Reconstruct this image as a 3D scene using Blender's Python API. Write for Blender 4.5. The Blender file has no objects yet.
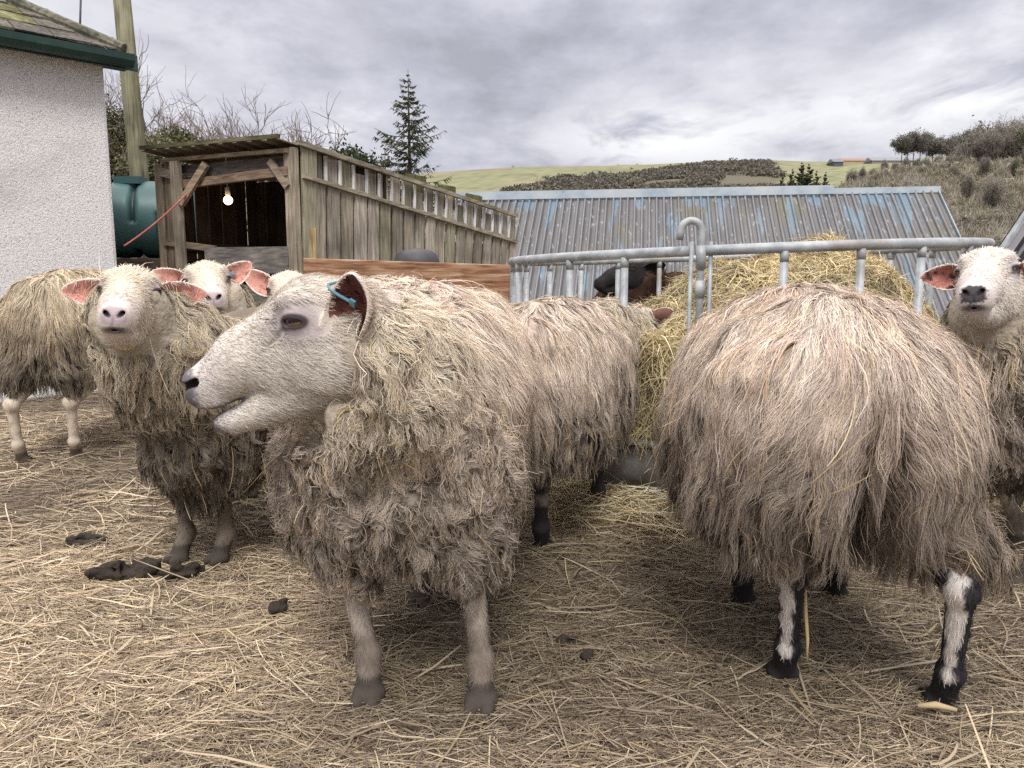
import bpy, math, random
import numpy as np
from math import radians as R, sin, cos, pi, sqrt

DENS = 1.0          # strand density
rng = np.random.default_rng(7)
random.seed(7)
scene = bpy.context.scene
C = bpy.data.collections.new("yard"); scene.collection.children.link(C)
f4 = np.float32

# ------------------------------------------------------------------ camera
CAMZ, PITCH, F = 0.88, R(8.08), 768.0
cam = bpy.data.cameras.new("camera"); co = bpy.data.objects.new("camera", cam)
scene.collection.objects.link(co)
cam.sensor_width = 36.0; cam.lens = 36.0 * F / 1024
cam.clip_start = 0.02; cam.clip_end = 6000
co.location = (0, 0, CAMZ); co.rotation_euler = (pi / 2 - PITCH, 0, 0)
scene.camera = co
UPC = np.array([0, sin(PITCH), cos(PITCH)]); FWD = np.array([0, cos(PITCH), -sin(PITCH)])

def at(px, py, zc):
    """world point seen in the photograph at px,py at camera depth zc"""
    return np.array([0, 0, CAMZ]) + np.array([(px - 512) / F * zc, 0, 0]) + UPC * ((384 - py) / F * zc) + FWD * zc

def atY(px, py, Y):
    p = at(px, py, 1.0) - np.array([0, 0, CAMZ])
    return np.array([0, 0, CAMZ]) + p * (Y / p[1])

def gnd(px, py):
    p = at(px, py, 1.0) - np.array([0, 0, CAMZ])
    return np.array([0, 0, CAMZ]) + p * (-CAMZ / p[2])

# ------------------------------------------------------------------ noise
_tab = rng.random((32, 32, 32)).astype(f4)
def noise(p, freq=1.0, seed=0):
    """value noise 0..1 at points p (...,3)"""
    q = np.asarray(p, f4) * freq + seed * 7.31
    i = np.floor(q).astype(np.int64); f = (q - i).astype(f4); f = f * f * (3 - 2 * f)
    i &= 31; j = (i + 1) & 31
    x0, y0, z0 = i[..., 0], i[..., 1], i[..., 2]; x1, y1, z1 = j[..., 0], j[..., 1], j[..., 2]
    fx, fy, fz = f[..., 0], f[..., 1], f[..., 2]
    a = _tab[x0, y0, z0] * (1 - fx) + _tab[x1, y0, z0] * fx
    b = _tab[x0, y1, z0] * (1 - fx) + _tab[x1, y1, z0] * fx
    c = _tab[x0, y0, z1] * (1 - fx) + _tab[x1, y0, z1] * fx
    d = _tab[x0, y1, z1] * (1 - fx) + _tab[x1, y1, z1] * fx
    return (a * (1 - fy) + b * fy) * (1 - fz) + (c * (1 - fy) + d * fy) * fz

def fbm(p, freq, seed=0, n=3):
    s = 0; a = 1; t = 0
    for k in range(n):
        s = s + a * noise(p, freq * 2 ** k, seed + k); t += a; a *= .5
    return s / t

def sstep(a, b, x):
    t = np.clip((x - a) / (b - a), 0, 1); return t * t * (3 - 2 * t)

def mixc(a, b, t):
    t = np.asarray(t)[..., None]; return np.asarray(a) * (1 - t) + np.asarray(b) * t

def unit(v):
    v = np.asarray(v, float); return v / (np.linalg.norm(v, axis=-1, keepdims=True) + 1e-9)

# ------------------------------------------------------------------ materials
MATS = {}
def nodes_of(m):
    nt = m.node_tree; return nt, nt.nodes, nt.links

def mat_attr(name, rough=.9, spec=.2, bump=0.0, bscale=200, transl=0.0, sheen=0.0):
    """colour from the mesh's own colour attribute, broken up with noise"""
    if name in MATS: return MATS[name]
    m = bpy.data.materials.new(name); m.use_nodes = True; nt, N, L = nodes_of(m)
    b = N["Principled BSDF"]; b.inputs["Roughness"].default_value = rough
    b.inputs["Specular IOR Level"].default_value = spec
    a = N.new("ShaderNodeAttribute"); a.attribute_name = "Col"
    L.new(a.outputs["Color"], b.inputs["Base Color"])
    if sheen:
        b.inputs["Sheen Weight"].default_value = sheen; b.inputs["Sheen Roughness"].default_value = .5
    if bump:
        tc = N.new("ShaderNodeTexCoord"); n = N.new("ShaderNodeTexNoise"); n.inputs["Scale"].default_value = bscale
        n.inputs["Detail"].default_value = 3
        bp = N.new("ShaderNodeBump"); bp.inputs["Strength"].default_value = bump; bp.inputs["Distance"].default_value = .01
        L.new(tc.outputs["Object"], n.inputs["Vector"]); L.new(n.outputs["Fac"], bp.inputs["Height"])
        L.new(bp.outputs["Normal"], b.inputs["Normal"])
    if transl:
        out = N["Material Output"]; t = N.new("ShaderNodeBsdfTranslucent"); mx = N.new("ShaderNodeMixShader")
        mx.inputs[0].default_value = transl
        L.new(a.outputs["Color"], t.inputs["Color"]); L.new(b.outputs[0], mx.inputs[1]); L.new(t.outputs[0], mx.inputs[2])
        L.new(mx.outputs[0], out.inputs["Surface"])
    MATS[name] = m; return m

def mat_noise(name, stops, scale=5, stretch=(1, 1, 1), detail=6, rough=.85, spec=.3, bump=.2, bdist=.01, metal=0,
              bscale=None, second=None, distort=0.0):
    """colour ramp over object-space noise; `second` = (colour, scale, lo, hi) overlays patches"""
    if name in MATS: return MATS[name]
    m = bpy.data.materials.new(name); m.use_nodes = True; nt, N, L = nodes_of(m)
    b = N["Principled BSDF"]; b.inputs["Roughness"].default_value = rough
    b.inputs["Specular IOR Level"].default_value = spec; b.inputs["Metallic"].default_value = metal
    tc = N.new("ShaderNodeTexCoord"); mp = N.new("ShaderNodeMapping"); mp.inputs["Scale"].default_value = stretch
    L.new(tc.outputs["Object"], mp.inputs["Vector"])
    n = N.new("ShaderNodeTexNoise"); n.inputs["Scale"].default_value = scale; n.inputs["Detail"].default_value = detail
    n.inputs["Roughness"].default_value = .6; n.inputs["Distortion"].default_value = distort
    L.new(mp.outputs[0], n.inputs["Vector"])
    cr = N.new("ShaderNodeValToRGB"); e = cr.color_ramp.elements
    for i, (p, c) in enumerate(stops):
        el = e[i] if i < 2 else e.new(p)
        el.position = p; el.color = (*c, 1)
    L.new(n.outputs["Fac"], cr.inputs[0]); colr = cr.outputs[0]
    if second:
        c2, s2, lo, hi = second
        n2 = N.new("ShaderNodeTexNoise"); n2.inputs["Scale"].default_value = s2; n2.inputs["Detail"].default_value = 5
        L.new(tc.outputs["Object"], n2.inputs["Vector"])
        r2 = N.new("ShaderNodeMapRange"); r2.inputs["From Min"].default_value = lo; r2.inputs["From Max"].default_value = hi
        L.new(n2.outputs["Fac"], r2.inputs["Value"])
        mx = N.new("ShaderNodeMix"); mx.data_type = 'RGBA'; L.new(r2.outputs[0], mx.inputs[0])
        L.new(colr, mx.inputs[6]); mx.inputs[7].default_value = (*c2, 1); colr = mx.outputs[2]
    L.new(colr, b.inputs["Base Color"])
    if bump:
        bp = N.new("ShaderNodeBump"); bp.inputs["Strength"].default_value = bump; bp.inputs["Distance"].default_value = bdist
        if bscale:
            nb = N.new("ShaderNodeTexNoise"); nb.inputs["Scale"].default_value = bscale; nb.inputs["Detail"].default_value = 8; nb.inputs["Roughness"].default_value = .72
            L.new(tc.outputs["Object"], nb.inputs["Vector"]); L.new(nb.outputs["Fac"], bp.inputs["Height"])
        else: L.new(n.outputs["Fac"], bp.inputs["Height"])
        L.new(bp.outputs["Normal"], b.inputs["Normal"])
    MATS[name] = m; return m

M_wool = mat_attr("wool", rough=1, spec=.05, transl=.12)
M_woolbase = mat_attr("wool_base", rough=1, spec=.0, bump=.8, bscale=60)
M_skin = mat_attr("short_hair", rough=.85, spec=.15, bump=.25, bscale=350)
M_fur = mat_attr("fur", rough=.8, spec=.15, transl=.1)
M_eye = mat_attr("eye", rough=.08, spec=.6)
M_straw = mat_attr("straw", rough=.75, spec=.25, transl=.1)
M_leaf = mat_attr("foliage", rough=.9, spec=.1, transl=.15)
M_wood = mat_attr("plank", rough=.9, spec=.12, bump=.0)

# ------------------------------------------------------------------ object helpers
def link(name, me, mat, parent=None, loc=None):
    o = bpy.data.objects.new(name, me); C.objects.link(o)
    if mat and not me.materials: me.materials.append(mat)
    if loc is not None: o.location = tuple(loc)
    if parent: o.parent = parent
    return o

def tag(o, label=None, cat=None, group=None, kind=None):
    if label: o["label"] = label
    if cat: o["category"] = cat
    if group: o["group"] = group
    if kind: o["kind"] = kind
    return o

def empty(name, loc, label, cat, group=None):
    o = bpy.data.objects.new(name, None); C.objects.link(o); o.location = tuple(float(v) for v in loc)
    o.empty_display_size = .1
    return tag(o, label, cat, group)

def np_mesh(name, V, Q, col=None, smooth=True):
    """V (n,3), Q (m,4) or (m,3)"""
    me = bpy.data.meshes.new(name); V = np.ascontiguousarray(V, f4); Q = np.ascontiguousarray(Q, np.int32)
    k = Q.shape[1]; me.vertices.add(len(V)); me.vertices.foreach_set("co", V.ravel())
    me.loops.add(Q.size); me.loops.foreach_set("vertex_index", Q.ravel())
    me.polygons.add(len(Q)); me.polygons.foreach_set("loop_start", np.arange(0, Q.size, k, dtype=np.int32))
    me.polygons.foreach_set("use_smooth", np.full(len(Q), smooth))
    if col is not None:
        a = me.color_attributes.new("Col", 'FLOAT_COLOR', 'POINT')
        c = np.ones((len(V), 4), f4); c[:, :3] = np.clip(col, 0, 1); a.data.foreach_set("color", c.ravel())
    me.update(calc_edges=True)
    return me

class MB:
    """collects boxes / tubes / quads into one mesh, each with its own colour"""
    def __init__(s): s.V = []; s.F = []; s.K = []; s.n = 0
    def add(s, V, F, col=(.5, .5, .5)):
        V = np.asarray(V, float); s.V.append(V)
        for f in F: s.F.append([i + s.n for i in f])
        c = np.asarray(col, float)
        s.K.append(np.tile(c, (len(V), 1)) if c.ndim == 1 else c); s.n += len(V); return s
    def box(s, c, size, axes=None, col=(.5, .5, .5), jit=0):
        c = np.asarray(c, float); h = np.asarray(size, float) / 2
        A = np.eye(3) if axes is None else np.asarray(axes, float)
        V = [c + A[0] * h[0] * i + A[1] * h[1] * j + A[2] * h[2] * k for i in (-1, 1) for j in (-1, 1) for k in (-1, 1)]
        V = np.array(V) + (rng.random((8, 3)) - .5) * jit
        return s.add(V, [(0, 1, 3, 2), (4, 6, 7, 5), (0, 4, 5, 1), (2, 3, 7, 6), (0, 2, 6, 4), (1, 5, 7, 3)], col)
    def bar(s, a, b, w, t, up=(0, 0, 1), col=(.5, .5, .5), jit=0):
        """board from a to b, width w across `up`-ish side, thickness t"""
        a = np.asarray(a, float); b = np.asarray(b, float); d = unit(b - a); sd = unit(np.cross(d, up)); u = np.cross(sd, d)
        return s.box((a + b) / 2, (np.linalg.norm(b - a), t, w), (d, sd, u), col, jit)
    def tube(s, pts, r, n=12, col=(.5, .5, .5), cap=True, closed=False):
        P = np.asarray(pts, float); m = len(P); r = np.broadcast_to(np.asarray(r, float), (m,))
        if closed: T = unit(np.roll(P, -1, 0) - np.roll(P, 1, 0))
        else:
            T = np.gradient(P, axis=0); T = unit(T)
        ref = np.array([0, 0, 1.]) if abs(T[0][2]) < .9 else np.array([1., 0, 0])
        V = []; u = unit(np.cross(T[0], ref))
        for i in range(m):
            u = unit(u - T[i] * np.dot(u, T[i])); w = np.cross(T[i], u)
            for k in range(n):
                a = 2 * pi * k / n; V.append(P[i] + r[i] * (cos(a) * u + sin(a) * w))
        Fc = []
        for i in range(m if closed else m - 1):
            j = (i + 1) % m
            for k in range(n):
                l = (k + 1) % n; Fc.append((i * n + k, i * n + l, j * n + l, j * n + k))
        if cap and not closed:
            Fc.append(tuple(range(n))[::-1]); Fc.append(tuple((m - 1) * n + k for k in range(n)))
        return s.add(V, Fc, col)
    def build(s, name, mat, parent=None, loc=(0, 0, 0), smooth=False, bevel=0, local=False):
        V = np.concatenate(s.V) - (0 if local else np.asarray(loc, float)); me = bpy.data.meshes.new(name)
        me.from_pydata(V.tolist(), [], s.F); K = np.concatenate(s.K)
        a = me.color_attributes.new("Col", 'FLOAT_COLOR', 'POINT'); c = np.ones((len(V), 4), f4); c[:, :3] = K
        a.data.foreach_set("color", c.ravel())
        if smooth: me.polygons.foreach_set("use_smooth", np.full(len(me.polygons), True))
        me.update(); o = link(name, me, mat, parent)
        if not parent: o.location = tuple(loc)
        if bevel:
            md = o.modifiers.new("edge", 'BEVEL'); md.width = bevel; md.segments = 2; md.limit_method = 'ANGLE'
        return o

def ribbons(paths, width, nrm, col, taper=None):
    """paths (N,P,3), width (N,), nrm (N,P,3) or (N,3) direction each ribbon faces, col (N,P,3) -> V,Q,colour"""
    N, Pn, _ = paths.shape; T = unit(np.gradient(paths, axis=1))
    if nrm.ndim == 2: nrm = np.repeat(nrm[:, None], Pn, 1)
    S = unit(np.cross(T, nrm))
    if taper is None: taper = np.linspace(1, .35, Pn)
    w = (np.asarray(width)[:, None] * taper[None] * .5)[..., None]
    V = np.stack([paths - S * w, paths + S * w], 2).reshape(-1, 3)
    base = (np.arange(N)[:, None] * Pn + np.arange(Pn - 1)[None]) * 2
    Q = np.stack([base, base + 1, base + 3, base + 2], -1).reshape(-1, 4)
    K = np.repeat(col.reshape(N * Pn, 3), 2, 0)
    return V.astype(f4), Q.astype(np.int32), K.astype(f4)

def merge(parts):
    V = np.concatenate([p[0] for p in parts]); off = np.cumsum([0] + [len(p[0]) for p in parts[:-1]])
    Q = np.concatenate([p[1] + o for p, o in zip(parts, off)]); K = np.concatenate([p[2] for p in parts])
    return V, Q, K

# ------------------------------------------------------------------ implicit surfaces
def smin(a, b, k):
    h = np.clip(.5 + .5 * (b - a) / k, 0, 1); return b * (1 - h) + a * h - k * h * (1 - h)
def smax(a, b, k): return -smin(-a, -b, k)
def s_cone(p, a, b, ra, rb):
    a = np.asarray(a, f4); b = np.asarray(b, f4); ba = b - a; pa = p - a
    t = np.clip(pa @ ba / (ba @ ba), 0, 1); return np.linalg.norm(pa - t[..., None] * ba, axis=-1) - (ra + (rb - ra) * t)
def s_ell(p, c, r, A=None):
    q = p - np.asarray(c, f4)
    if A is not None: q = q @ np.asarray(A, f4).T
    r = np.asarray(r, f4); k0 = np.linalg.norm(q / r, axis=-1); k1 = np.linalg.norm(q / (r * r), axis=-1) + 1e-6
    return k0 * (k0 - 1) / k1

def isomesh(f, lo, hi, h):
    lo = np.asarray(lo, f4); B = 8; nb = np.ceil((np.asarray(hi) - lo) / h / B).astype(int) + 1; n = nb * B
    cs = np.stack(np.meshgrid(*[np.arange(k) for k in nb], indexing='ij'), -1)
    cen = lo + (cs * B + B / 2 - .5) * h; dc = f(cen.reshape(-1, 3).astype(f4)).reshape(nb)
    D = np.empty((nb[0], nb[1], nb[2], B, B, B), f4); D[:] = dc[..., None, None, None]
    act = np.abs(dc) < B * h * 1.15
    loc = np.stack(np.meshgrid(*[np.arange(B)] * 3, indexing='ij'), -1)
    ai = np.argwhere(act)
    for s in range(0, len(ai), 400):
        a = ai[s:s + 400]; P = lo + (a[:, None, None, None] * B + loc[None]) * h
        D[a[:, 0], a[:, 1], a[:, 2]] = f(P.reshape(-1, 3).astype(f4)).reshape(len(a), B, B, B)
    D = D.transpose(0, 3, 1, 4, 2, 5).reshape(n)
    D[0] = D[-1] = 1; D[:, 0] = D[:, -1] = 1; D[:, :, 0] = D[:, :, -1] = 1
    S = D < 0; cnt = np.zeros(n - 1, np.int8)
    cor = [(i, j, k) for i in (0, 1) for j in (0, 1) for k in (0, 1)]
    for (i, j, k) in cor: cnt += S[i:n[0] - 1 + i, j:n[1] - 1 + j, k:n[2] - 1 + k]
    ac = np.argwhere((cnt > 0) & (cnt < 8)); idx = np.full(n - 1, -1, np.int32); idx[tuple(ac.T)] = np.arange(len(ac))
    vals = np.stack([D[ac[:, 0] + i, ac[:, 1] + j, ac[:, 2] + k] for (i, j, k) in cor], 1)
    acc = np.zeros((len(ac), 3), f4); num = np.zeros(len(ac), f4)
    for a in range(8):
        for b in range(a + 1, 8):
            ca, cb = np.array(cor[a]), np.array(cor[b])
            if np.abs(ca - cb).sum() != 1: continue
            va, vb = vals[:, a], vals[:, b]; m = (va < 0) != (vb < 0); t = np.where(m, va / np.where(m, va - vb, 1), 0)
            acc += np.where(m[:, None], ca + (cb - ca) * t[:, None], 0); num += m
    V = lo + (ac + acc / num[:, None]) * h; Q = []
    for ax in range(3):
        sl0 = [slice(1, -1)] * 3; sl1 = [slice(1, -1)] * 3
        sl0[ax] = slice(0, n[ax] - 1); sl1[ax] = slice(1, n[ax])
        a = S[tuple(sl0)]; b = S[tuple(sl1)]; e = np.argwhere(a != b); flip = a[tuple(e.T)]
        e = e + np.array([0 if k == ax else 1 for k in range(3)])
        u, v = (ax + 1) % 3, (ax + 2) % 3; du = np.zeros(3, int); du[u] = 1; dv = np.zeros(3, int); dv[v] = 1
        q = np.stack([idx[tuple((e - du - dv).T)], idx[tuple((e - dv).T)], idx[tuple(e.T)], idx[tuple((e - du).T)]], 1)
        q[~flip] = q[~flip][:, ::-1]; Q.append(q)
    Q = np.concatenate(Q); Q = Q[(Q >= 0).all(1)]
    return V, Q

def grad(f, p, e=.004):
    d0 = f(p); g = np.stack([f(p + np.array(v, f4) * e) - d0 for v in ((1, 0, 0), (0, 1, 0), (0, 0, 1))], -1)
    return d0, unit(g)

def surf_samples(V, Q, n, wfun=None):
    tri = np.concatenate([Q[:, [0, 1, 2]], Q[:, [0, 2, 3]]]); a, b, c = V[tri[:, 0]], V[tri[:, 1]], V[tri[:, 2]]
    cr = np.cross(b - a, c - a); ar = np.linalg.norm(cr, axis=1); w = ar.copy()
    if wfun is not None: w = w * wfun((a + b + c) / 3, unit(cr))
    w = w / w.sum(); k = rng.choice(len(tri), n, p=w); u = rng.random((n, 2)); m = u.sum(1) > 1; u[m] = 1 - u[m]
    return a[k] + (b[k] - a[k]) * u[:, :1] + (c[k] - a[k]) * u[:, 1:]

# ------------------------------------------------------------------ sheep head (in units of .00169 m; u forward, v left, w up)
HS = .00169
class Head:
    def __init__(s, eye, fwd, roll=0.0, pitch_extra=0.0, scale=1.0, ears=None, open_mouth=False, style="white", earw=1.0, earl=1.0, earz=6., topknot=0, earback=(.66, .56, .48)):
        s.earback = earback; s.earw = earw; s.earl = earl; s.earz = earz
        # fwd: direction of the face line (eye to nose); face line is 29 deg below the u axis
        s.sc = HS * scale; s.E = np.asarray(eye, float); f = unit(fwd)
        side = unit(np.cross([0, 0, 1.], f)); up = np.cross(f, side)
        c, n = cos(roll), sin(roll); side, up = side * c + up * n, up * c - side * n
        a = R(29); u = f * cos(a) + up * sin(a); w = up * cos(a) - f * sin(a)
        s.M = np.stack([u, side, w]).astype(f4)       # rows u, v(left), w
        s.ears = ears or [((-.1, .9, .25), (.8, .1, -.3)), ((-.1, .9, .25), (.8, .1, -.3))]
        s.open = open_mouth; s.style = style; s.topknot = topknot
    def loc(s, p): return ((np.asarray(p, f4) - s.E.astype(f4)) @ s.M.T) / f4(s.sc)
    def wor(s, q): return s.E + (np.asarray(q, float) @ s.M) * s.sc
    def wdir(s, q): return unit(np.asarray(q, float) @ s.M)
    def earframe(s, k):
        sg = 1 if k == 0 else -1; d, n = s.ears[k]
        d = unit(np.array([d[0], d[1] * sg, d[2]])); n = np.array([n[0], n[1] * sg, n[2]]); n = unit(n - d * np.dot(n, d))
        return np.array([-47, 32 * sg, s.earz]), d, n, np.cross(n, d)
    def ear(s, q, k):
        b, d, n, t = s.earframe(k); r = q - b.astype(f4); L = 70. * s.earl; x = r @ d.astype(f4); a = r @ t.astype(f4); c = r @ n.astype(f4)
        xx = np.clip(x / L, 0.001, .999); W = s.earw * 21 * np.sin(pi * np.clip(.12 + .88 * xx, 0, 1) ** .85) ** .55
        curv = .02 + .05 * (1 - xx) ** 2; c0 = curv * a * a - 6 * (1 - xx) - 5 * np.sin(pi * xx)
        th = 2.0 + 2.0 * (1 - xx)
        dd = smax(np.abs(c - c0) - th, (np.abs(a) - W) * .8, 2.)
        dd = smax(dd, x - L, 2.); dd = smax(dd, -x - 12, 2.); return dd * .8, c - c0, x
    def sdf(s, p):
        q = s.loc(p); far = np.linalg.norm(q - np.array([15, 0, -25], f4), axis=-1) - 150
        out = far.copy(); m = far < 0
        if m.any(): out[m] = s._sdf(q[m])
        return out * s.sc
    def _sdf(s, q):
        def sq(k): r = q.copy(); r[..., 1] /= k; return r
        av = np.abs(q[..., 1]); qa = q.copy(); qa[..., 1] = av
        d = s_cone(sq(1.0), (-34, 0, -4), (-8, 0, -3), 39, 40)
        d = smin(d, s_cone(sq(.84), (-2, 0, -6), (60, 0, -37), 39, 28.5), 10)
        d = smin(d, s_cone(sq(1.02), (60, 0, -38), (91, 0, -60), 27, 23), 9)
        d = smin(d, s_cone(sq(.82), (-34, 0, -38), (18, 0, -46), 42, 34), 14)
        d = smin(d, s_ell(qa, (-18, 26, -34), (34, 13, 30)), 12)              # cheek muscle
        d = smin(d, s_cone(sq(1.2), (88, 0, -70), (99, 0, -66), 16.5, 16), 6)  # lips
        d = smin(d, s_ell(qa, (2, 27, 17), (20, 9, 9)), 9)                    # brow
        d = smin(d, s_ell(qa, (104, 11, -57), (10, 8, 12)), 5)                # nostril wings
        dz = -5 if s.open else 9
        jaw = s_cone(sq(1.05), (-5, 0, -62), (72, 0, -88 + dz), 22, 13.5)
        jaw = smin(jaw, s_ell(q, (78, 0, -90 + dz), (13, 15, 9)), 5)
        d = smin(d, jaw, 7)
        # mouth
        if s.open:
            cut = s_cone(q * np.array([1, .3, 1], f4), (60, 0, -74), (108, 0, -91), 1.0, 8.2)
            d = smax(d, -cut, 1.6)
        else:
            cut = s_cone(q * np.array([1, .3, 1], f4), (62, 0, -74), (116, 0, -80), .6, 1.6); d = smax(d, -cut, 1.8)
        # nostrils: comma slits, philtrum
        nost = s_cone(qa, (118, 8, -64), (98, 19, -56), 6.2, 3.7) if s.open else s_cone(qa, (119, 5, -63), (108, 13, -54), 3.4, 2.2); d = smax(d, -nost, 2.2)
        phil = s_cone(qa, (116, 0, -64), (109, 0, -80), 1.6, 1.4); d = smax(d, -phil, 2.)
        # tear groove, eyes
        d = smax(d, -s_cone(qa, (13, 33, -8), (34, 27, -24), 2.6, 1.5), 4)
        ec = (3, 31, 0); d = smin(d, np.linalg.norm(qa - np.array(ec, f4), axis=-1) - 12.0, 5)
        op = s_ell(qa, (8, 43, -2.0), (11, 11, 3.4)); d = smax(d, -op, 1.4)
        for k in (0, 1): d = smin(d, s.ear(q, k)[0], 5)
        return d
    def color(s, p):
        q = s.loc(p); qa = q.copy(); qa[..., 1] = np.abs(q[..., 1]); n1 = fbm(q, .09, 3); n2 = fbm(q, .35, 9)
        if s.style == "black":
            return mixc((.012, .011, .013), (.035, .03, .03), n1)
        base = mixc((.58, .53, .465), (.74, .70, .64), n1)
        if s.style == "cream": base = mixc((.56, .48, .37), (.72, .655, .54), n1)
        # yellowish cheek / neck
        base = mixc(base, (.56, .48, .38), sstep(-5, -60, q[..., 0] - .3 * q[..., 2]) * .75)
        base = mixc(base, (.55, .50, .47), sstep(-55, -95, q[..., 2]) * sstep(60, 0, q[..., 0]) * .5)
        dirt = sstep(.58, .72, n2); base = mixc(base, (.42, .35, .29), dirt * .35)
        # pale lilac muzzle
        base = mixc(base, (.54, .49, .49), sstep(70, 100, q[..., 0] - .2 * q[..., 2]) * .5)
        # eye patch
        e = np.linalg.norm((qa - np.array([6, 36, -2], f4)) / np.array([30, 40, 21], f4), axis=-1) + (n2 - .5) * .6
        base = mixc(base, (.25, .205, .235), sstep(1.3, .4, e) * (.72 if s.style == "white" else .5))
        e = np.linalg.norm((qa - np.array([5, 40, -1], f4)) / np.array([14, 30, 7.5], f4), axis=-1)
        base = mixc(base, (.06, .045, .05), sstep(1.15, .8, e))
        tg = s_cone(qa, (13, 36, -7), (26, 32, -15), 3.5, 2.); base = mixc(base, (.12, .09, .11), sstep(2, -2, tg + (n2 - .5) * 5) * .8)
        # nose leather, lips
        nc = {"white": (.15, .14, .155), "cream": (.40, .33, .35), "cow": (.06, .055, .06)}.get(s.style, (.2, .18, .2))
        e = np.linalg.norm((qa - (np.array([114, 5, -63], f4) if s.open else np.array([116, 3, -62], f4))) / (np.array([23, 26, 22], f4) if s.open else np.array([17, 14, 14], f4)), axis=-1) + (n2 - .5) * (.9 if s.style == "cow" else .35)
        base = mixc(base, nc, sstep(1.15, .85, e))
        nost = s_cone(qa, (118, 8, -64), (98, 19, -56), 7.0, 4.6) if s.open else s_cone(qa, (119, 5, -63), (108, 13, -54), 3.6, 2.6); base = mixc(base, (.02, .016, .018), sstep(1.2, -.5, nost))
        lip = np.abs(s_cone(q * np.array([1, .3, 1], f4), (60, 0, -74), (108, 0, -90 if s.open else -79), .8, 6.5 if s.open else 1))
        base = mixc(base, (.12, .105, .115), sstep(5.5, 1.5, lip) * sstep(52, 62, q[..., 0]) * .95)
        if s.open:
            tip = s_ell(q, (82, 0, -96), (13, 14, 9)); base = mixc(base, (.24, .22, .23), sstep(4, -3, tip + (n2 - .5) * 5) * .85)
            inn = s_cone(q * np.array([1, .34, 1], f4), (58, 0, -74), (102, 0, -88), .8, 5.4)
            base = mixc(base, (.10, .05, .055), sstep(1.5, -.5, inn) * .9)
        for k in (0, 1):
            dd, c, x = s.ear(q, k); on = (dd < 2.5) & (x > 0)
            ic = {"white": (.20, .075, .06), "cow": (.45, .20, .16)}.get(s.style, (.60, .31, .25))
            inside = on & (c > .2); rim = sstep(-4, 8, c)
            base = np.where(inside[..., None], mixc(ic, (.07, .03, .03) if s.style != "cream" else (.42, .2, .17), sstep(.45, .65, n1)), base)
            base = np.where((on & ~inside)[..., None], s.earback, base)
            b, d, n, t = s.earframe(k); a = (q - b.astype(f4)) @ t.astype(f4)
            W = s.earw * 21 * np.sin(pi * np.clip(.12 + .88 * np.clip(x / (70 * s.earl), 0, 1), 0, 1) ** .85) ** .55
            base = np.where((on & (np.abs(a) > W - 2.6))[..., None], (.72, .64, .56), base)
        return base

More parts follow.
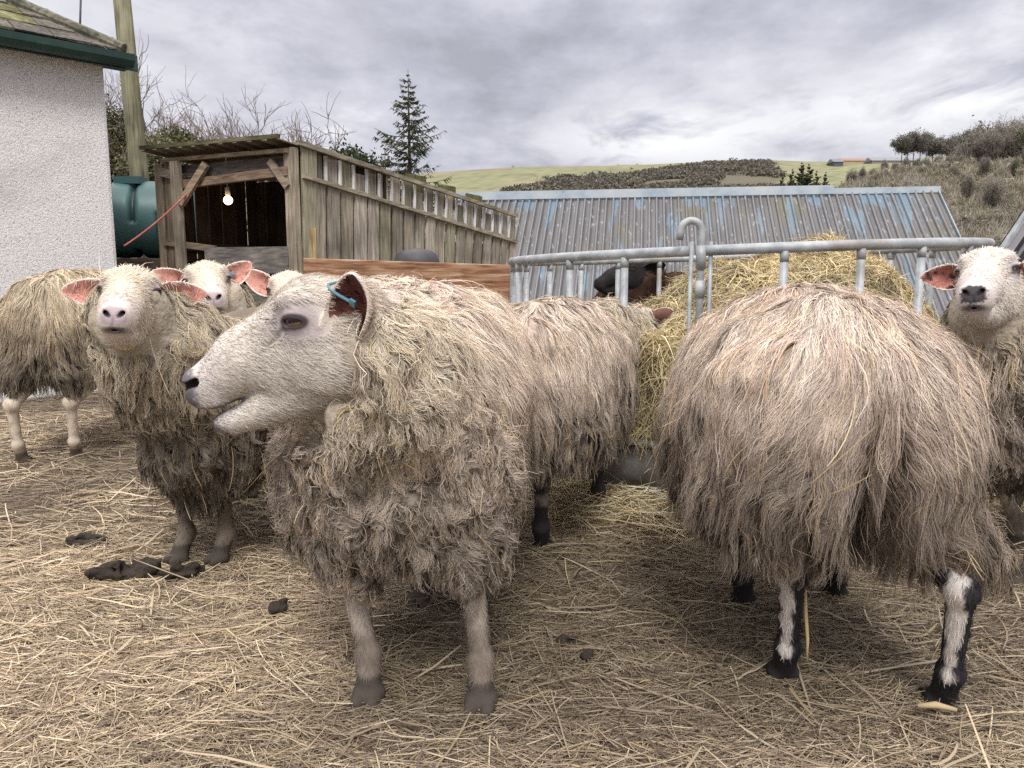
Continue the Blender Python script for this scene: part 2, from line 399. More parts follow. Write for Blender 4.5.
# ------------------------------------------------------------------ sheep
FEET = []
def build_sheep(label, cen, fwd, L=.62, W=.27, top=.84, feet=None, head=None, neck_r=(.17, .12), style="plain", legs="white",
                nguide=3000, kids=10, sw=.0018, slen=(.12, .22), hres=.0035, bres=.009, tags=(), furn=6000, nwisp=30,
                neck_from=.62, clear=88, nbu=-60, felt=0.0, fsx=.10, cleft=0.0, dark=1.0, clump=.0065, group="sheep gathered in the yard", low=.24, name="sheep"):
    cen = np.array([cen[0], cen[1], 0.]); f = np.array([*unit(fwd), 0.]); l = np.array([-f[1], f[0], 0.])
    Z = np.array([0, 0, 1.]); A = np.stack([f, l, Z])
    def T(a, b, c): return cen + f * a + l * b + Z * c
    H = head; hb = H.wor((-42, 0, -26)); h2 = L / 2
    # ---- bare body
    hip = [(h2 - .02, .55 * W), (h2 - .02, -.55 * W), (-h2, .55 * W), (-h2, -.55 * W)]
    if feet is None: feet = [T(h2 - .02, .5 * W, 0), T(h2 - .02, -.5 * W, 0), T(-h2 - .02, .5 * W, 0), T(-h2 - .02, -.5 * W, 0)]
    feet = [np.array([p[0], p[1], -.020]) for p in feet]; LEG = []
    for i, ft in enumerate(feet):
        top_p = T(hip[i][0], hip[i][1], .5)
        if i < 2:
            k = top_p * .5 + ft * .5; k = k + f * .015; k[2] = .27
            fl = ft * .9 + top_p * .1 - f * .01; fl[2] = .075
            LEG.append([top_p, k, fl, ft + Z * .03 + f * .015])
        else:
            st = T(hip[i][0] + .09, hip[i][1], .46); k = ft * .75 + top_p * .25 - f * .075; k[2] = .28
            fl = ft * .95 + top_p * .05 - f * .02; fl[2] = .08
            LEG.append([st, k, fl, ft + Z * .03 + f * .015])
    def legsdf(p):
        d = None
        for i, (a, b, c, e) in enumerate(LEG):
            r = (.060, .028, .0205, .027) if i < 2 else (.085, .030, .021, .027)
            x = smin(s_cone(p, a, b, r[0], r[1]), s_cone(p, b, c, r[1] * .85, r[2]), .02)
            x = smin(x, np.linalg.norm(p - np.asarray(b, f4), axis=-1) - r[1] * 1.06, .018); x = smin(x, np.linalg.norm(p - np.asarray(c, f4), axis=-1) - .0250, .012)
            x = smin(x, s_cone(p, c, e, .027, .025), .012)
            for sg in (-1, 1):
                x = smin(x, s_cone(p, e + l * .014 * sg - Z * .008, e + f * .034 + l * .017 * sg - Z * .013, .022, .014), .006)
            d = x if d is None else np.minimum(d, x)
        return d
    def bodysdf(p):
        d = s_ell(p, T(0, 0, .58), (L * .72, W * .72, .2), A)
        d = smin(d, s_cone(p, T(h2, 0, .56), T(h2 + .05, 0, neck_from), .16, .13), .05)
        d = smin(d, s_cone(p, T(h2 + .04, 0, neck_from), hb, .10, .060), .05)
        return smin(d, legsdf(p), .04)
    hc = H.wor((15, 0, -25))
    def hd(p): return smin(H.sdf(p), s_cone(p, T(h2 + .04, 0, neck_from), hb, .10, .062), .035)
    r = 150 * H.sc
    Vh, Qh = isomesh(hd, hc - r * .93, hc + r * .93, hres)
    lo = cen - np.array([.95, .95, .02]); hi = cen + np.array([.95, .95, .9])
    Vb, Qb = isomesh(bodysdf, lo, hi, bres)
    def legcolor(p):
        n = fbm(p, 14, 5); n2 = fbm(p, 45, 2); z = p[..., 2] + (n - .5) * .12
        if legs == "white": c = mixc((.20, .165, .135), (.52, .46, .39), sstep(.08, .2, z)); c = mixc(c, (.17, .14, .115), sstep(.45, .7, n2) * sstep(.26, .08, z) * .8)
        elif legs == "mud": c = mixc((.12, .095, .075), (.24, .2, .165), n)
        elif legs == "cream": c = mixc((.30, .24, .18), (.62, .54, .44), sstep(.02, .1, z)); c = mixc(c, (.3, .24, .19), sstep(.5, .7, n2) * .6)
        elif legs == "black": c = mixc((.012, .01, .012), (.03, .026, .028), n)
        elif legs == "dark": c = mixc((.04, .035, .036), (.30, .27, .26), sstep(.5, .6, n) * sstep(.06, .1, p[..., 2]))
        else:   # pied: black with a white stripe up the back of the shank
            c = mixc((.016, .015, .019), (.05, .045, .048), n2 * .6)
            dm = np.full(p.shape[:-1], 9.)
            for i in (2, 3):
                a = LEG[i][1] - f * .03 + l * .030 + np.array([0, 0, .05]); b = LEG[i][2] - f * .03 + l * .022
                dm = np.minimum(dm, s_cone(p, a, b, .023, .017))
            c = mixc(c, mixc((.5, .46, .42), (.72, .68, .64), n2), sstep(.004, -.004, dm + (n2 - .5) * .03))
        hoof = sstep(.052, .040, p[..., 2] + (n - .5) * .01)
        return mixc(c, (.03, .026, .025), hoof * .75)
    def skincol(p):
        c = legcolor(p); q = H.loc(p); m = np.linalg.norm(q - np.array([15, 0, -25], f4), axis=-1) < 165
        if m.any(): c[m] = H.color(p[m])
        return c
    FEET.extend([(ft[0], ft[1]) for ft in feet])
    root = empty(name, cen, label, "sheep", group)
    V = np.concatenate([Vb, Vh]); Q = np.concatenate([Qb, Qh + len(Vb)])
    o = link("body", np_mesh("body", V - cen, Q, skincol(V.astype(f4))), M_skin, root)
    # ---- short hair on face and legs
    if furn:
        n = int(furn * DENS)
        ph = surf_samples(Vh, Qh, n, lambda c, nn: (H.loc(c)[..., 0] > -75) * 1.0)
        pl = surf_samples(Vb, Qb, n // 3, lambda c, nn: ((c[:, 2] < .36) & (c[:, 2] > .035)) * 1.0)
        dn = H.wdir((-1, 0, -.25)); ql = H.loc(ph)
        dh = np.tile(dn, (len(ph), 1)); dl = np.tile([0, 0, -1.], (len(pl), 1))
        P = np.concatenate([ph, pl]).astype(f4); D = np.concatenate([dh, dl]); Fn = lambda p: np.minimum(hd(p), bodysdf(p))
        d0, g = grad(Fn, P, .002); D = D + (rng.random(D.shape) - .5) * .7; tn = unit(D - g * (D * g).sum(-1, keepdims=True))
        on_head = np.arange(len(P)) < len(ph); qx = H.loc(P)
        ln = np.where(on_head, .010 + .006 * rng.random(len(P)), .012) * (.6 + .8 * rng.random(len(P)))
        muz = on_head & (qx[:, 0] > 50); ln = np.where(muz, ln * .55, ln); ln = np.where(on_head & (qx[:, 0] < -30), ln * np.where(np.abs(qx[:, 1]) > 46, .45, 1.6), ln)
        ln = np.where(on_head & (qx[:, 0] < 8) & (qx[:, 2] > 14), ln * (1 + H.topknot * rng.random(len(P))), ln)
        eyen = on_head & (np.linalg.norm((np.abs(qx) - np.array([6, 38, 2])) / np.array([22, 18, 13]), axis=1) < 1)
        nos = on_head & ((qx[:, 0] > 98) | (np.abs(s_cone(qx * np.array([1, .3, 1], f4), (60, 0, -74), (108, 0, -84), .8, 5)) < 3))
        keep = ~(eyen | nos)
        P, g, tn, ln, on_head = P[keep], g[keep], tn[keep], ln[keep], on_head[keep]
        s = np.array([0, .5, 1.]); path = P[:, None] + tn[:, None] * (ln[:, None] * s)[..., None] + g[:, None] * (ln[:, None] * np.array([-.05, .22, .3]))[..., None]
        c = skincol(P) * (.92 + .16 * rng.random((len(P), 1)))
        K = np.repeat(c[:, None], 3, 1)
        w = np.full(len(P), .0011 if furn > 15000 else .0018)
        V, Q, K = ribbons(path, w, g + (rng.random(g.shape) - .5) * .8, K, np.array([1, .8, .3]))
        link("short_hair", np_mesh("short_hair", V - cen, Q, K), M_fur, root)
    # ---- eyes
    for sg in (1, -1):
        ecn = H.wor((3, 31 * sg, 0)); out = H.wdir((.28, .95 * sg, .05)); hz = H.wdir((.95, -.28 * sg, -.2)); vt = unit(np.cross(out, hz))
        nu, nv = 40, 24; th = np.linspace(0, pi, nv)[:, None]; fi = np.linspace(0, 2 * pi, nu, endpoint=False)[None]
        a = np.cos(th) + 0 * fi; b = np.sin(th) * np.cos(fi); c = np.sin(th) * np.sin(fi)
        Pn = (a[..., None] * out + b[..., None] * hz + c[..., None] * vt).reshape(-1, 3); rr = 10.3 * H.sc
        V = ecn + Pn * rr; i = np.arange(nv - 1)[:, None] * nu; j = np.arange(nu)[None]; k = (np.arange(nu) + 1)[None] % nu
        Q = np.stack([i + j, i + k, i + nu + k, i + nu + j], -1).reshape(-1, 4)
        bb, cc, aa = b.ravel(), c.ravel(), a.ravel(); rad = np.sqrt(bb ** 2 + cc ** 2)
        iris = (rad < .74) & (aa > 0); pup = (np.abs(bb) < .62) & (np.abs(cc + .08) < .34) & (aa > 0)
        ircol = (.15, .10, .05) if H.style != "black" else (.1, .06, .03)
        K = np.where(pup[:, None], (.004, .004, .006), np.where(iris[:, None], ircol, (.05, .035, .03)))
        link("eye", np_mesh("eye", V - cen, Q, K), M_eye, root)
    # ---- ear tags
    for (k, x, a, colr, kind) in tags:
        b, d, n, t = H.earframe(k); c0 = b + d * x + t * a; mb = MB()
        if kind == "bar":      # two-pronged loop tag clipped over the ear edge
            sgn = 1 if a > 0 else -1
            q0 = [c0 + n * 6 - t * sgn * 16, c0 + n * 7 - t * sgn * 2, c0 + n * 7 + t * sgn * 10, c0 + n * 3 + t * sgn * 15, c0 - n * 4 + t * sgn * 12, c0 - n * 6 + t * sgn * 2]
            pts = np.array([H.wor(v) for v in q0]); mb.tube(pts, 1.5 * H.sc, 8, colr)
            mb.box(H.wor(q0[0]), np.array([6, 6, 2.5]) * H.sc, (H.wdir(t), H.wdir(d), H.wdir(n)), colr)
        else:
            mb.box(H.wor(c0 + n * 3), np.array([11, 9, 2.5]) * H.sc, (H.wdir(d), H.wdir(t), H.wdir(n)), colr)
            mb.tube([H.wor(c0 + n * 2), H.wor(c0 + n * 7)], 3 * H.sc, 8, colr)
        mb.build("ear_tag", M_plastic, root, cen)
        root.children[-1].location = (0, 0, 0)
    # ---- fleece volume
    nb = H.wor((nbu, 0, -38))
    def fl0(p):
        d = s_ell(p, T(0, 0, top - .26), (L * .74, W * .97, .26), A)
        d = smin(d, s_ell(p, T(h2 - .02, 0, top - .32), (.20, W * .88, .25), A), .07)
        d = smin(d, s_ell(p, T(-h2 + .02, 0, top - .27), (.21, W * 1.0, .25), A), .07)
        d = smin(d, s_ell(p, T(0, 0, low + .21), (L * .60, W * .78, .20), A), .07)
        for i in (2, 3):
            kx = LEG[i][1] + f * .02; d = smin(d, s_cone(p, T(-h2 + .02, hip[i][1], .46), [kx[0], kx[1], low + .06], .105, .055), .05)
        for i in (0, 1):
            kx = LEG[i][1]; d = smin(d, s_cone(p, T(h2 - .03, hip[i][1], .44), [kx[0], kx[1], low + .09], .11, .07), .05)
        mid = (T(h2 + .02, 0, neck_from) + nb) / 2 + Z * .0
        d = smin(d, s_cone(p, T(h2 - .03, 0, neck_from - .04), mid, neck_r[0] + .02, (neck_r[0] + neck_r[1]) / 2), .06)
        d = smin(d, s_cone(p, mid, nb, (neck_r[0] + neck_r[1]) / 2, neck_r[1] * .82), .05)
        return d
    def feltf(p):
        a = (p - cen.astype(f4)) @ f.astype(f4); n = fbm(p, 6, 71, 2)
        fr = felt * sstep(fsx - .08, fsx + .08, a + (n - .5) * .2) * sstep(top - .12, top - .28, p[..., 2])
        lw = sstep(low + .30, low + .12, p[..., 2] + (n - .5) * .25)
        return np.clip(np.maximum(fr, lw * .55), 0, 1)
    def fl(p):
        fe = feltf(p); q_ = (p - cen.astype(f4)); ql_ = q_ @ l.astype(f4); qa_ = q_ @ f.astype(f4)
        cle = cleft * np.exp(-((ql_ + .03) / .035) ** 2) * sstep(.66, .50, p[..., 2]) * sstep(-h2 + .08, -h2 - .06, qa_)
        return fl0(p) + cle + fe * (.012 - np.abs(fbm(p * np.array([1, 1, .7], f4), 13, 81, 3) - .5) * .16) - (fbm(p, 9, 11, 2) - .5) * .055 - (noise(p * np.array([1, 1, .45], f4), 34, 4) - .5) * .02
    Vf, Qf = isomesh(fl, lo - [.1, .1, 0], hi + [.1, .1, .25], .014)
    def woolcol(p, s=0.0, rnd=None):
        z = p[..., 2]; n = fbm(p, 7, 21); n2 = fbm(p, 22, 31, 2); zz = z + (n - .5) * .22
        pal = {"plain": ((.69, .565, .475), (.77, .685, .575), (.46, .385, .32), (.24, .195, .16)),
               "tan": ((.69, .555, .465), (.79, .70, .60), (.44, .36, .295), (.19, .15, .12)),
               "mud": ((.64, .54, .40), (.68, .59, .44), (.33, .27, .20), (.13, .105, .08)),
               "brown": ((.10, .06, .045), (.13, .08, .06), (.06, .04, .032), (.03, .02, .018))}[style]
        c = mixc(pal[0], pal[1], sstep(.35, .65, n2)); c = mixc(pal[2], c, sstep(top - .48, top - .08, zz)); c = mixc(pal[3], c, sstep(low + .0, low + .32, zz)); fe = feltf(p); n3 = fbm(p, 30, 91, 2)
        if style != 'brown': c = mixc(c, c * .45 + np.array((.30, .26, .215)), fe * .7); c = c * (1 - fe * .38 * sstep(.55, .35, n3))[..., None]; c = c * (.80 + .40 * noise(p * np.array([1, 1, .12], f4), 60, 17))[..., None]
        # neck and cheeks stay cream
        dn = s_cone(p, T(h2 + .02, 0, neck_from), nb, neck_r[0] * .8, neck_r[1]) + (n - .5) * .1
        if style != "brown": c = mixc(c, mixc((.50, .44, .34), (.74, .66, .52), n2), sstep(.1, .0, dn) * .8)
        return c * dark
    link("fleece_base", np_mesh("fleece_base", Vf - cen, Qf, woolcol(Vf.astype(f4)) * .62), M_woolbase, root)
    ng = int(nguide * DENS)
    camv = np.array([0, 0, CAMZ])
    def wf(c, nn):
        away = ((camv - c) * nn).sum(-1); return np.where(nn[:, 2] < -.75, .15, 1.0) * np.where(away < -.15, .35, 1.0) * np.where((H.loc(c)[..., 0] > -48) & (np.linalg.norm(H.loc(c) - np.array([15, 0, -25]), axis=-1) < clear), .0, 1)
    G0 = surf_samples(Vf, Qf, ng, wf).astype(f4); NP = 10
    ln = slen[0] + (slen[1] - slen[0]) * rng.random(ng); q0 = (G0 - cen) @ A.T
    neckw = sstep(.08, -.03, s_cone(G0, T(h2 + .06, 0, neck_from), nb, neck_r[0] * .75, neck_r[1]))
    ln = ln * (1 - .5 * neckw); fe = feltf(G0); ln = ln * (1 - .62 * fe)
    fh = np.maximum(G0[:, 2] - (low - .05 + .07 * noise(G0 * np.array([1, 1, 0], f4), 16, 77)), .035); ln = np.minimum(ln, fh * 1.15)
    side = np.sign(q0[:, 1:2]) * np.clip(np.abs(q0[:, 1:2]) / .05, 0, 1)
    base = (-f[None] * .28 + l[None] * side * .55 + Z * -1.0)
    Pth = np.empty((ng, NP, 3), f4); Nr = np.empty((ng, NP, 3), f4); p = G0.copy()
    rj = (rng.random((ng, 3)) - .5) * .18
    for i in range(NP):
        sfr = i / (NP - 1); d0, g = grad(fl, p.astype(f4)); Pth[:, i] = p; Nr[:, i] = g
        wv = np.stack([noise(p, 11, 41 + k) - .5 for k in range(3)], -1)
        wv2 = np.stack([noise(p, 34, 51 + k) - .5 for k in range(3)], -1)
        d = base + rj + wv * (.45 + 1.4 * fe[:, None]) + wv2 * (.9 + 3.2 * fe[:, None]); ch = (neckw > .3)[:, None]; d = np.where(ch, d + wv2 * 2.2, d)
        free = np.clip((d0 - .03) / .03, 0, 1)[:, None]
        tn = d - g * (d * g).sum(-1, keepdims=True) * (1 - free * .8); under = (g[:, 2:3] < -.35)
        tn = np.where(under, np.array([0, 0, -1.]) + wv * .5 + wv2 * .6, tn); tn = unit(tn)
        p = p + tn * (ln / (NP - 1))[:, None]
        want = .003 + .013 * sfr * (.5 + rng.random(ng) * .15); d1 = fl(p.astype(f4)); push = np.clip(want - d1, -.004, .05)
        push = np.where(under[:, 0], np.maximum(push, 0) * .3, push); p = p + g * push[:, None]
    # kids
    Tg = unit(np.gradient(Pth, axis=1)); Sd = unit(np.cross(Tg, Nr)); nk = kids; NN = ng * nk
    s = np.linspace(0, 1, NP); rad = clump
    ang = rng.random((ng, nk)) * 2 * pi; rr = np.sqrt(rng.random((ng, nk))) * rad
    a = (np.cos(ang) * rr)[..., None] * (1 - .86 * s ** .6); b = (np.sin(ang) * rr * .6)[..., None] * (1 - .75 * s ** .8)
    ph = rng.random((ng, nk, 1)) * 6.28; fr = 1.2 + rng.random((ng, nk, 1)) * 2.5; am = .0016 + .003 * rng.random((ng, nk, 1)) ** 2
    a = a + am * np.sin(ph + fr * 6.28 * s) * (.4 + s); b = b + am * .8 * np.cos(ph * 1.7 + fr * 5.3 * s) * (.4 + s)
    stray = (rng.random((ng, nk, 1)) < .08) * rng.standard_normal((ng, nk, 1)) * .014; a = a + stray * s; b = b + np.abs(stray) * s * .7
    # individual lengths
    cut = .65 + .35 * rng.random((ng, nk, 1)); si = np.clip(s * cut, 0, 1) * (NP - 1); i0 = np.minimum(si.astype(int), NP - 2); ft = (si - i0)[..., None]
    gi = np.arange(ng)[:, None, None]
    def smp(X): return X[gi, i0] * (1 - ft) + X[gi, i0 + 1] * ft
    K3 = smp(Pth) + smp(Sd) * a[..., None] + smp(Nr) * b[..., None]; nr = smp(Nr)
    K3 = K3.reshape(NN, NP, 3); nr = nr.reshape(NN, NP, 3)
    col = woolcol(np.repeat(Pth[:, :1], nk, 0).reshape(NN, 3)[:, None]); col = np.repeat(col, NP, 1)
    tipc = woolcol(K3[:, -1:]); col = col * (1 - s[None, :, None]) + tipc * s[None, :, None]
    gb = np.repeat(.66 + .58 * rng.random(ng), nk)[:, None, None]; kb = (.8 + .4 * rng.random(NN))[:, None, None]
    sh = .58 + .52 * s ** .6; col = col * gb * kb * sh[None, :, None]  # roots darkened to paint the shade in gaps between locks
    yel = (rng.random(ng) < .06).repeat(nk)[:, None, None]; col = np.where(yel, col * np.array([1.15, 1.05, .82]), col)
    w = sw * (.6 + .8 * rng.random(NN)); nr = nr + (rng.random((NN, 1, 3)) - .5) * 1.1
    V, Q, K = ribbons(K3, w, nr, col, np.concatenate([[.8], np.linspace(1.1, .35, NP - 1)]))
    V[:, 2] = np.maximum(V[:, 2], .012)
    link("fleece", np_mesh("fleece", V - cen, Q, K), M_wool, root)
    # ---- straw caught in the wool
    if nwisp:
        ii = rng.integers(0, ng, nwisp); PP = []
        for i in ii:
            Lw = .05 + .11 * rng.random(); st = Pth[i, 4] + Nr[i, 4] * .012; dr = unit(Tg[i, 4] + rng.standard_normal(3) * .38)
            dr = unit(dr - Nr[i, 4] * np.dot(dr, Nr[i, 4]) * .9); bend = unit(np.cross(dr, Nr[i, 4])) * rng.standard_normal() * .25
            t = np.linspace(-.5, .5, 6)[:, None]; PP.append(st + dr * t * Lw + bend * t ** 2 * Lw + Nr[i, 4] * (.004 - .05 * t ** 2 * Lw))
        PP = np.array(PP); d0, g = grad(fl, PP[:, 2].astype(f4)); cc = np.array([(.58, .47, .27), (.66, .56, .36), (.48, .35, .19)])[rng.integers(0, 3, nwisp)]
        V, Q, K = ribbons(PP, .001 + .0014 * rng.random(nwisp), g, np.repeat(cc[:, None], 6, 1), np.array([.6, 1, 1, 1, .9, .5]))
        o = link("straw_wisps", np_mesh("straw_wisps", V - cen, Q, K), M_straw, root); o["kind"] = "stuff"
    return root, dict(T=T, fl=fl, LEG=LEG, H=H)

M_plastic = mat_attr("tag_plastic", rough=.4, spec=.5)
#@@SHEEP
# ------------------------------------------------------------------ world and light
w = bpy.data.worlds.new("World"); scene.world = w; w.use_nodes = True; nt = w.node_tree; N, L = nt.nodes, nt.links
N.clear(); out = N.new("ShaderNodeOutputWorld")
SUN_EL, SUN_AZ = R(50), R(178)      # azimuth measured clockwise from +Y: behind the camera
sky = N.new("ShaderNodeTexSky"); sky.sky_type = 'NISHITA'; sky.sun_disc = False; sky.sun_elevation = SUN_EL; sky.sun_rotation = SUN_AZ
sky.air_density = 1.2; sky.dust_density = 3
b1 = N.new("ShaderNodeBackground"); b1.inputs[1].default_value = .06; L.new(sky.outputs[0], b1.inputs[0])
tc = N.new("ShaderNodeTexCoord"); sp = N.new("ShaderNodeSeparateXYZ"); L.new(tc.outputs["Generated"], sp.inputs[0])
def mth(op, a, b=None, c=None, clamp=False):
    n = N.new("ShaderNodeMath"); n.operation = op; n.use_clamp = clamp
    for i, v in enumerate((a, b, c)):
        if v is None: continue
        if isinstance(v, (int, float)): n.inputs[i].default_value = v
        else: L.new(v, n.inputs[i])
    return n.outputs[0]
# project the view direction on a cloud layer so the cloud bands flatten towards the horizon
z = mth('MAXIMUM', sp.outputs[2], 0.0); zz = mth('ADD', z, .16)
cx = mth('DIVIDE', sp.outputs[0], zz); cy = mth('DIVIDE', sp.outputs[1], zz)
cb = N.new("ShaderNodeCombineXYZ"); L.new(cx, cb.inputs[0]); L.new(cy, cb.inputs[1])
def cn(scale, det, rough, off, dist=0.0):
    mp = N.new("ShaderNodeMapping"); mp.inputs["Location"].default_value = off; L.new(cb.outputs[0], mp.inputs["Vector"])
    mp.inputs["Scale"].default_value = (1, .75, 1)
    n = N.new("ShaderNodeTexNoise"); n.inputs["Scale"].default_value = scale; n.inputs["Detail"].default_value = det
    n.inputs["Roughness"].default_value = rough; n.inputs["Distortion"].default_value = dist; L.new(mp.outputs[0], n.inputs["Vector"]); return n.outputs["Fac"]
n1 = cn(.75, 7, .55, (3.2, 1.5, 0), .1); n2 = cn(3.2, 9, .62, (7.7, 4.4, 0), .0)
v = mth('ADD', mth('MULTIPLY', n1, .58), mth('MULTIPLY', n2, .42))
v = mth('ADD', v, mth('MULTIPLY', sp.outputs[0], -.045))
cr = N.new("ShaderNodeValToRGB"); E = cr.color_ramp.elements
E[0].position = .39; E[0].color = (.40, .405, .47, 1); E[1].position = .64; E[1].color = (.93, .93, .97, 1)
e = E.new(.47); e.color = (.52, .525, .61, 1); e = E.new(.56); e.color = (.68, .68, .76, 1)
L.new(v, cr.inputs[0])
# low bright breaks in the cloud towards the hill, mainly to the right
lo = mth('MULTIPLY', mth('SUBTRACT', 1.0, mth('MULTIPLY', mth('ABSOLUTE', mth('SUBTRACT', z, .175)), 9.0), None, True), 1.0, None, True)
rt = mth('MULTIPLY', mth('ADD', sp.outputs[0], -.02), 6.0, None, True)
br = mth('MULTIPLY', mth('MULTIPLY', lo, rt), mth('MULTIPLY', mth('SUBTRACT', cn(1.6, 6, .55, (1.3, 9.1, 0), .4), .415), 11.0, None, True))
mx = N.new("ShaderNodeMix"); mx.data_type = 'RGBA'; L.new(mth('MULTIPLY', br, .35), mx.inputs[0]); L.new(cr.outputs[0], mx.inputs[6]); mx.inputs[7].default_value = (1.05, 1.05, 1.06, 1)
# an overcast sky is brightest overhead
zen = mth('ADD', 1.0, mth('MULTIPLY', mth('POWER', mth('MAXIMUM', mth('SUBTRACT', z, .42), 0.0), .8), 5.6))
b2 = N.new("ShaderNodeBackground"); wm = N.new('ShaderNodeMix'); wm.data_type = 'RGBA'; wm.blend_type = 'MULTIPLY'; L.new(mth('MULTIPLY', mth('SUBTRACT', z, .40), 4.0, None, True), wm.inputs[0]); L.new(mx.outputs[2], wm.inputs[6]); wm.inputs[7].default_value = (1.06, .985, .87, 1); L.new(wm.outputs[2], b2.inputs[0]); L.new(mth('MULTIPLY', zen, 1.09), b2.inputs[1])
# two brighter openings low over the hill
def glow(px, py, wx, wy):
    d = at(px, py, 1.0) - np.array([0, 0, CAMZ]); d = d / np.linalg.norm(d)
    a = mth('DIVIDE', mth('SUBTRACT', sp.outputs[0], float(d[0])), wx); b = mth('DIVIDE', mth('SUBTRACT', sp.outputs[2], float(d[2])), wy)
    r = mth('ADD', mth('MULTIPLY', a, a), mth('MULTIPLY', b, b)); return mth('MULTIPLY', mth('POWER', 2.718, mth('MULTIPLY', r, -1.0)), mth('GREATER_THAN', sp.outputs[1], 0.0))
gl = mth('ADD', mth('ADD', glow(660, 138, .14, .040), glow(965, 98, .15, .032)), mth('MULTIPLY', glow(120, 20, .25, .12), .35))
gw = mth('MULTIPLY', gl, mth('MULTIPLY', mth('SUBTRACT', cn(3.4, 8, .6, (2.3, 5.1, 0), .5), .36), 5.5, None, True), None, True)
m3 = N.new("ShaderNodeMix"); m3.data_type = 'RGBA'; L.new(gw, m3.inputs[0]); L.new(wm.outputs[2], m3.inputs[6]); m3.inputs[7].default_value = (1.0, 1.0, 1.02, 1); L.new(m3.outputs[2], b2.inputs[0])
ms = N.new("ShaderNodeMixShader"); ms.inputs[0].default_value = .93; L.new(b1.outputs[0], ms.inputs[1]); L.new(b2.outputs[0], ms.inputs[2])
L.new(ms.outputs[0], out.inputs[0])
ld = bpy.data.lights.new("sun", 'SUN'); ld.energy = 2.5; ld.angle = R(14); ld.color = (1, .965, .91)
lo_ = bpy.data.objects.new("sun", ld); scene.collection.objects.link(lo_)
# direction of travel of the light = opposite of the direction to the sun
sd = np.array([sin(SUN_AZ) * cos(SUN_EL), cos(SUN_AZ) * cos(SUN_EL), sin(SUN_EL)])
from mathutils import Vector
lo_.rotation_euler = Vector(-sd).to_track_quat('-Z', 'Y').to_euler()
scene.view_settings.view_transform = 'Standard'; scene.view_settings.look = 'None'; scene.view_settings.exposure = 0
scene.cycles.max_bounces = 5; scene.cycles.diffuse_bounces = 3; scene.cycles.transparent_max_bounces = 4
scene.cycles.use_denoising = False
# ------------------------------------------------------------------ ground
def gz(x, y):
    p = np.stack([x, y, np.zeros_like(x)], -1); fade = sstep(14, 8, np.abs(y)) * sstep(12, 8, np.abs(x))
    return ((fbm(p, 1.3, 61) - .5) * .05 + (fbm(p, 5, 62) - .5) * .022 + (fbm(p, 22, 63, 2) - .5) * .014) * fade - .012
xs = np.unique(np.concatenate([np.linspace(-900, -12, 10), np.linspace(-12, -3.2, 60), np.linspace(-3.2, 3.2, 400), np.linspace(3.2, 12, 60), np.linspace(12, 900, 10)]))
ys = np.unique(np.concatenate([np.linspace(-600, -2, 10), np.linspace(-2, .8, 30), np.linspace(.8, 4.5, 240), np.linspace(4.5, 14, 90), np.linspace(14, 1500, 12)]))
GX, GY = np.meshgrid(xs, ys, indexing='ij'); V = np.stack([GX, GY, gz(GX, GY)], -1).reshape(-1, 3)
ii, jj = np.meshgrid(np.arange(len(xs) - 1), np.arange(len(ys) - 1), indexing='ij'); b = (ii * len(ys) + jj).ravel()
Q = np.stack([b, b + len(ys), b + len(ys) + 1, b + 1], 1)
M_ground = mat_noise("trodden_mud", [(.3, (.07, .054, .042)), (.5, (.20, .16, .115)), (.7, (.32, .265, .19))], scale=7, detail=9, rough=.95,
                     bump=.9, bdist=.03, bscale=38, second=((.035, .027, .022), 1.7, .52, .66), distort=.6)
tag(link("ground", np_mesh("ground", V, Q), M_ground), kind="structure")

def straws(n, xy, lmin, lmax, wmin, wmax, lift=.012, tilt=.10):
    L_ = lmin + (lmax - lmin) * rng.random(n) ** 1.6; a0 = rng.random(n) * 2 * pi
    a0 = np.where(rng.random(n) < .5, a0, rng.standard_normal(n) * .5); bend = rng.standard_normal(n) * .28 + (rng.random(n) < .12) * rng.standard_normal(n) * 1.2; Pn = 5
    t = np.linspace(-.5, .5, Pn)[None]; ang = a0[:, None] + bend[:, None] * t
    dx = np.cos(ang) * (L_ / (Pn - 1))[:, None]; dy = np.sin(ang) * (L_ / (Pn - 1))[:, None]
    X = xy[:, 0:1] + np.cumsum(dx, 1) - dx.sum(1, keepdims=True) / 2; Y = xy[:, 1:2] + np.cumsum(dy, 1) - dy.sum(1, keepdims=True) / 2
    Zt = gz(X, Y) + .002 + lift * rng.random((n, 1)) ** 1.5 + t * L_[:, None] * rng.standard_normal((n, 1)) * tilt; g = gz(X, Y)
    Zt = np.maximum(Zt, g + .0015)
    P = np.stack([X, Y, Zt], -1); nr = np.stack([rng.standard_normal(n) * .45, rng.standard_normal(n) * .45, np.ones(n)], -1)
    pal = np.array([(.47, .385, .265), (.38, .305, .21), (.28, .22, .155), (.19, .145, .105), (.55, .47, .35), (.43, .34, .20), (.12, .092, .075)])
    k = rng.choice(7, n, p=(.17, .21, .21, .13, .12, .07, .09)); c = pal[k] * (.75 + .5 * rng.random((n, 1)))
    mp = np.stack([xy[:, 0], xy[:, 1], np.zeros(n)], -1); m = fbm(mp, 1.1, 71); c = c * (1.32 - .68 * sstep(.38, .64, m))[:, None]
    return ribbons(P, wmin + (wmax - wmin) * rng.random(n) ** 2, unit(nr), np.repeat(c[:, None], Pn, 1), np.array([.7, 1, 1, 1, .6]))
def polar(n, r0, r1, pw, half=1.05):
    r = r0 + (r1 - r0) * rng.random(n) ** pw; a = (rng.random(n) * 2 - 1) * half; return np.stack([np.sin(a) * r, np.cos(a) * r], 1)
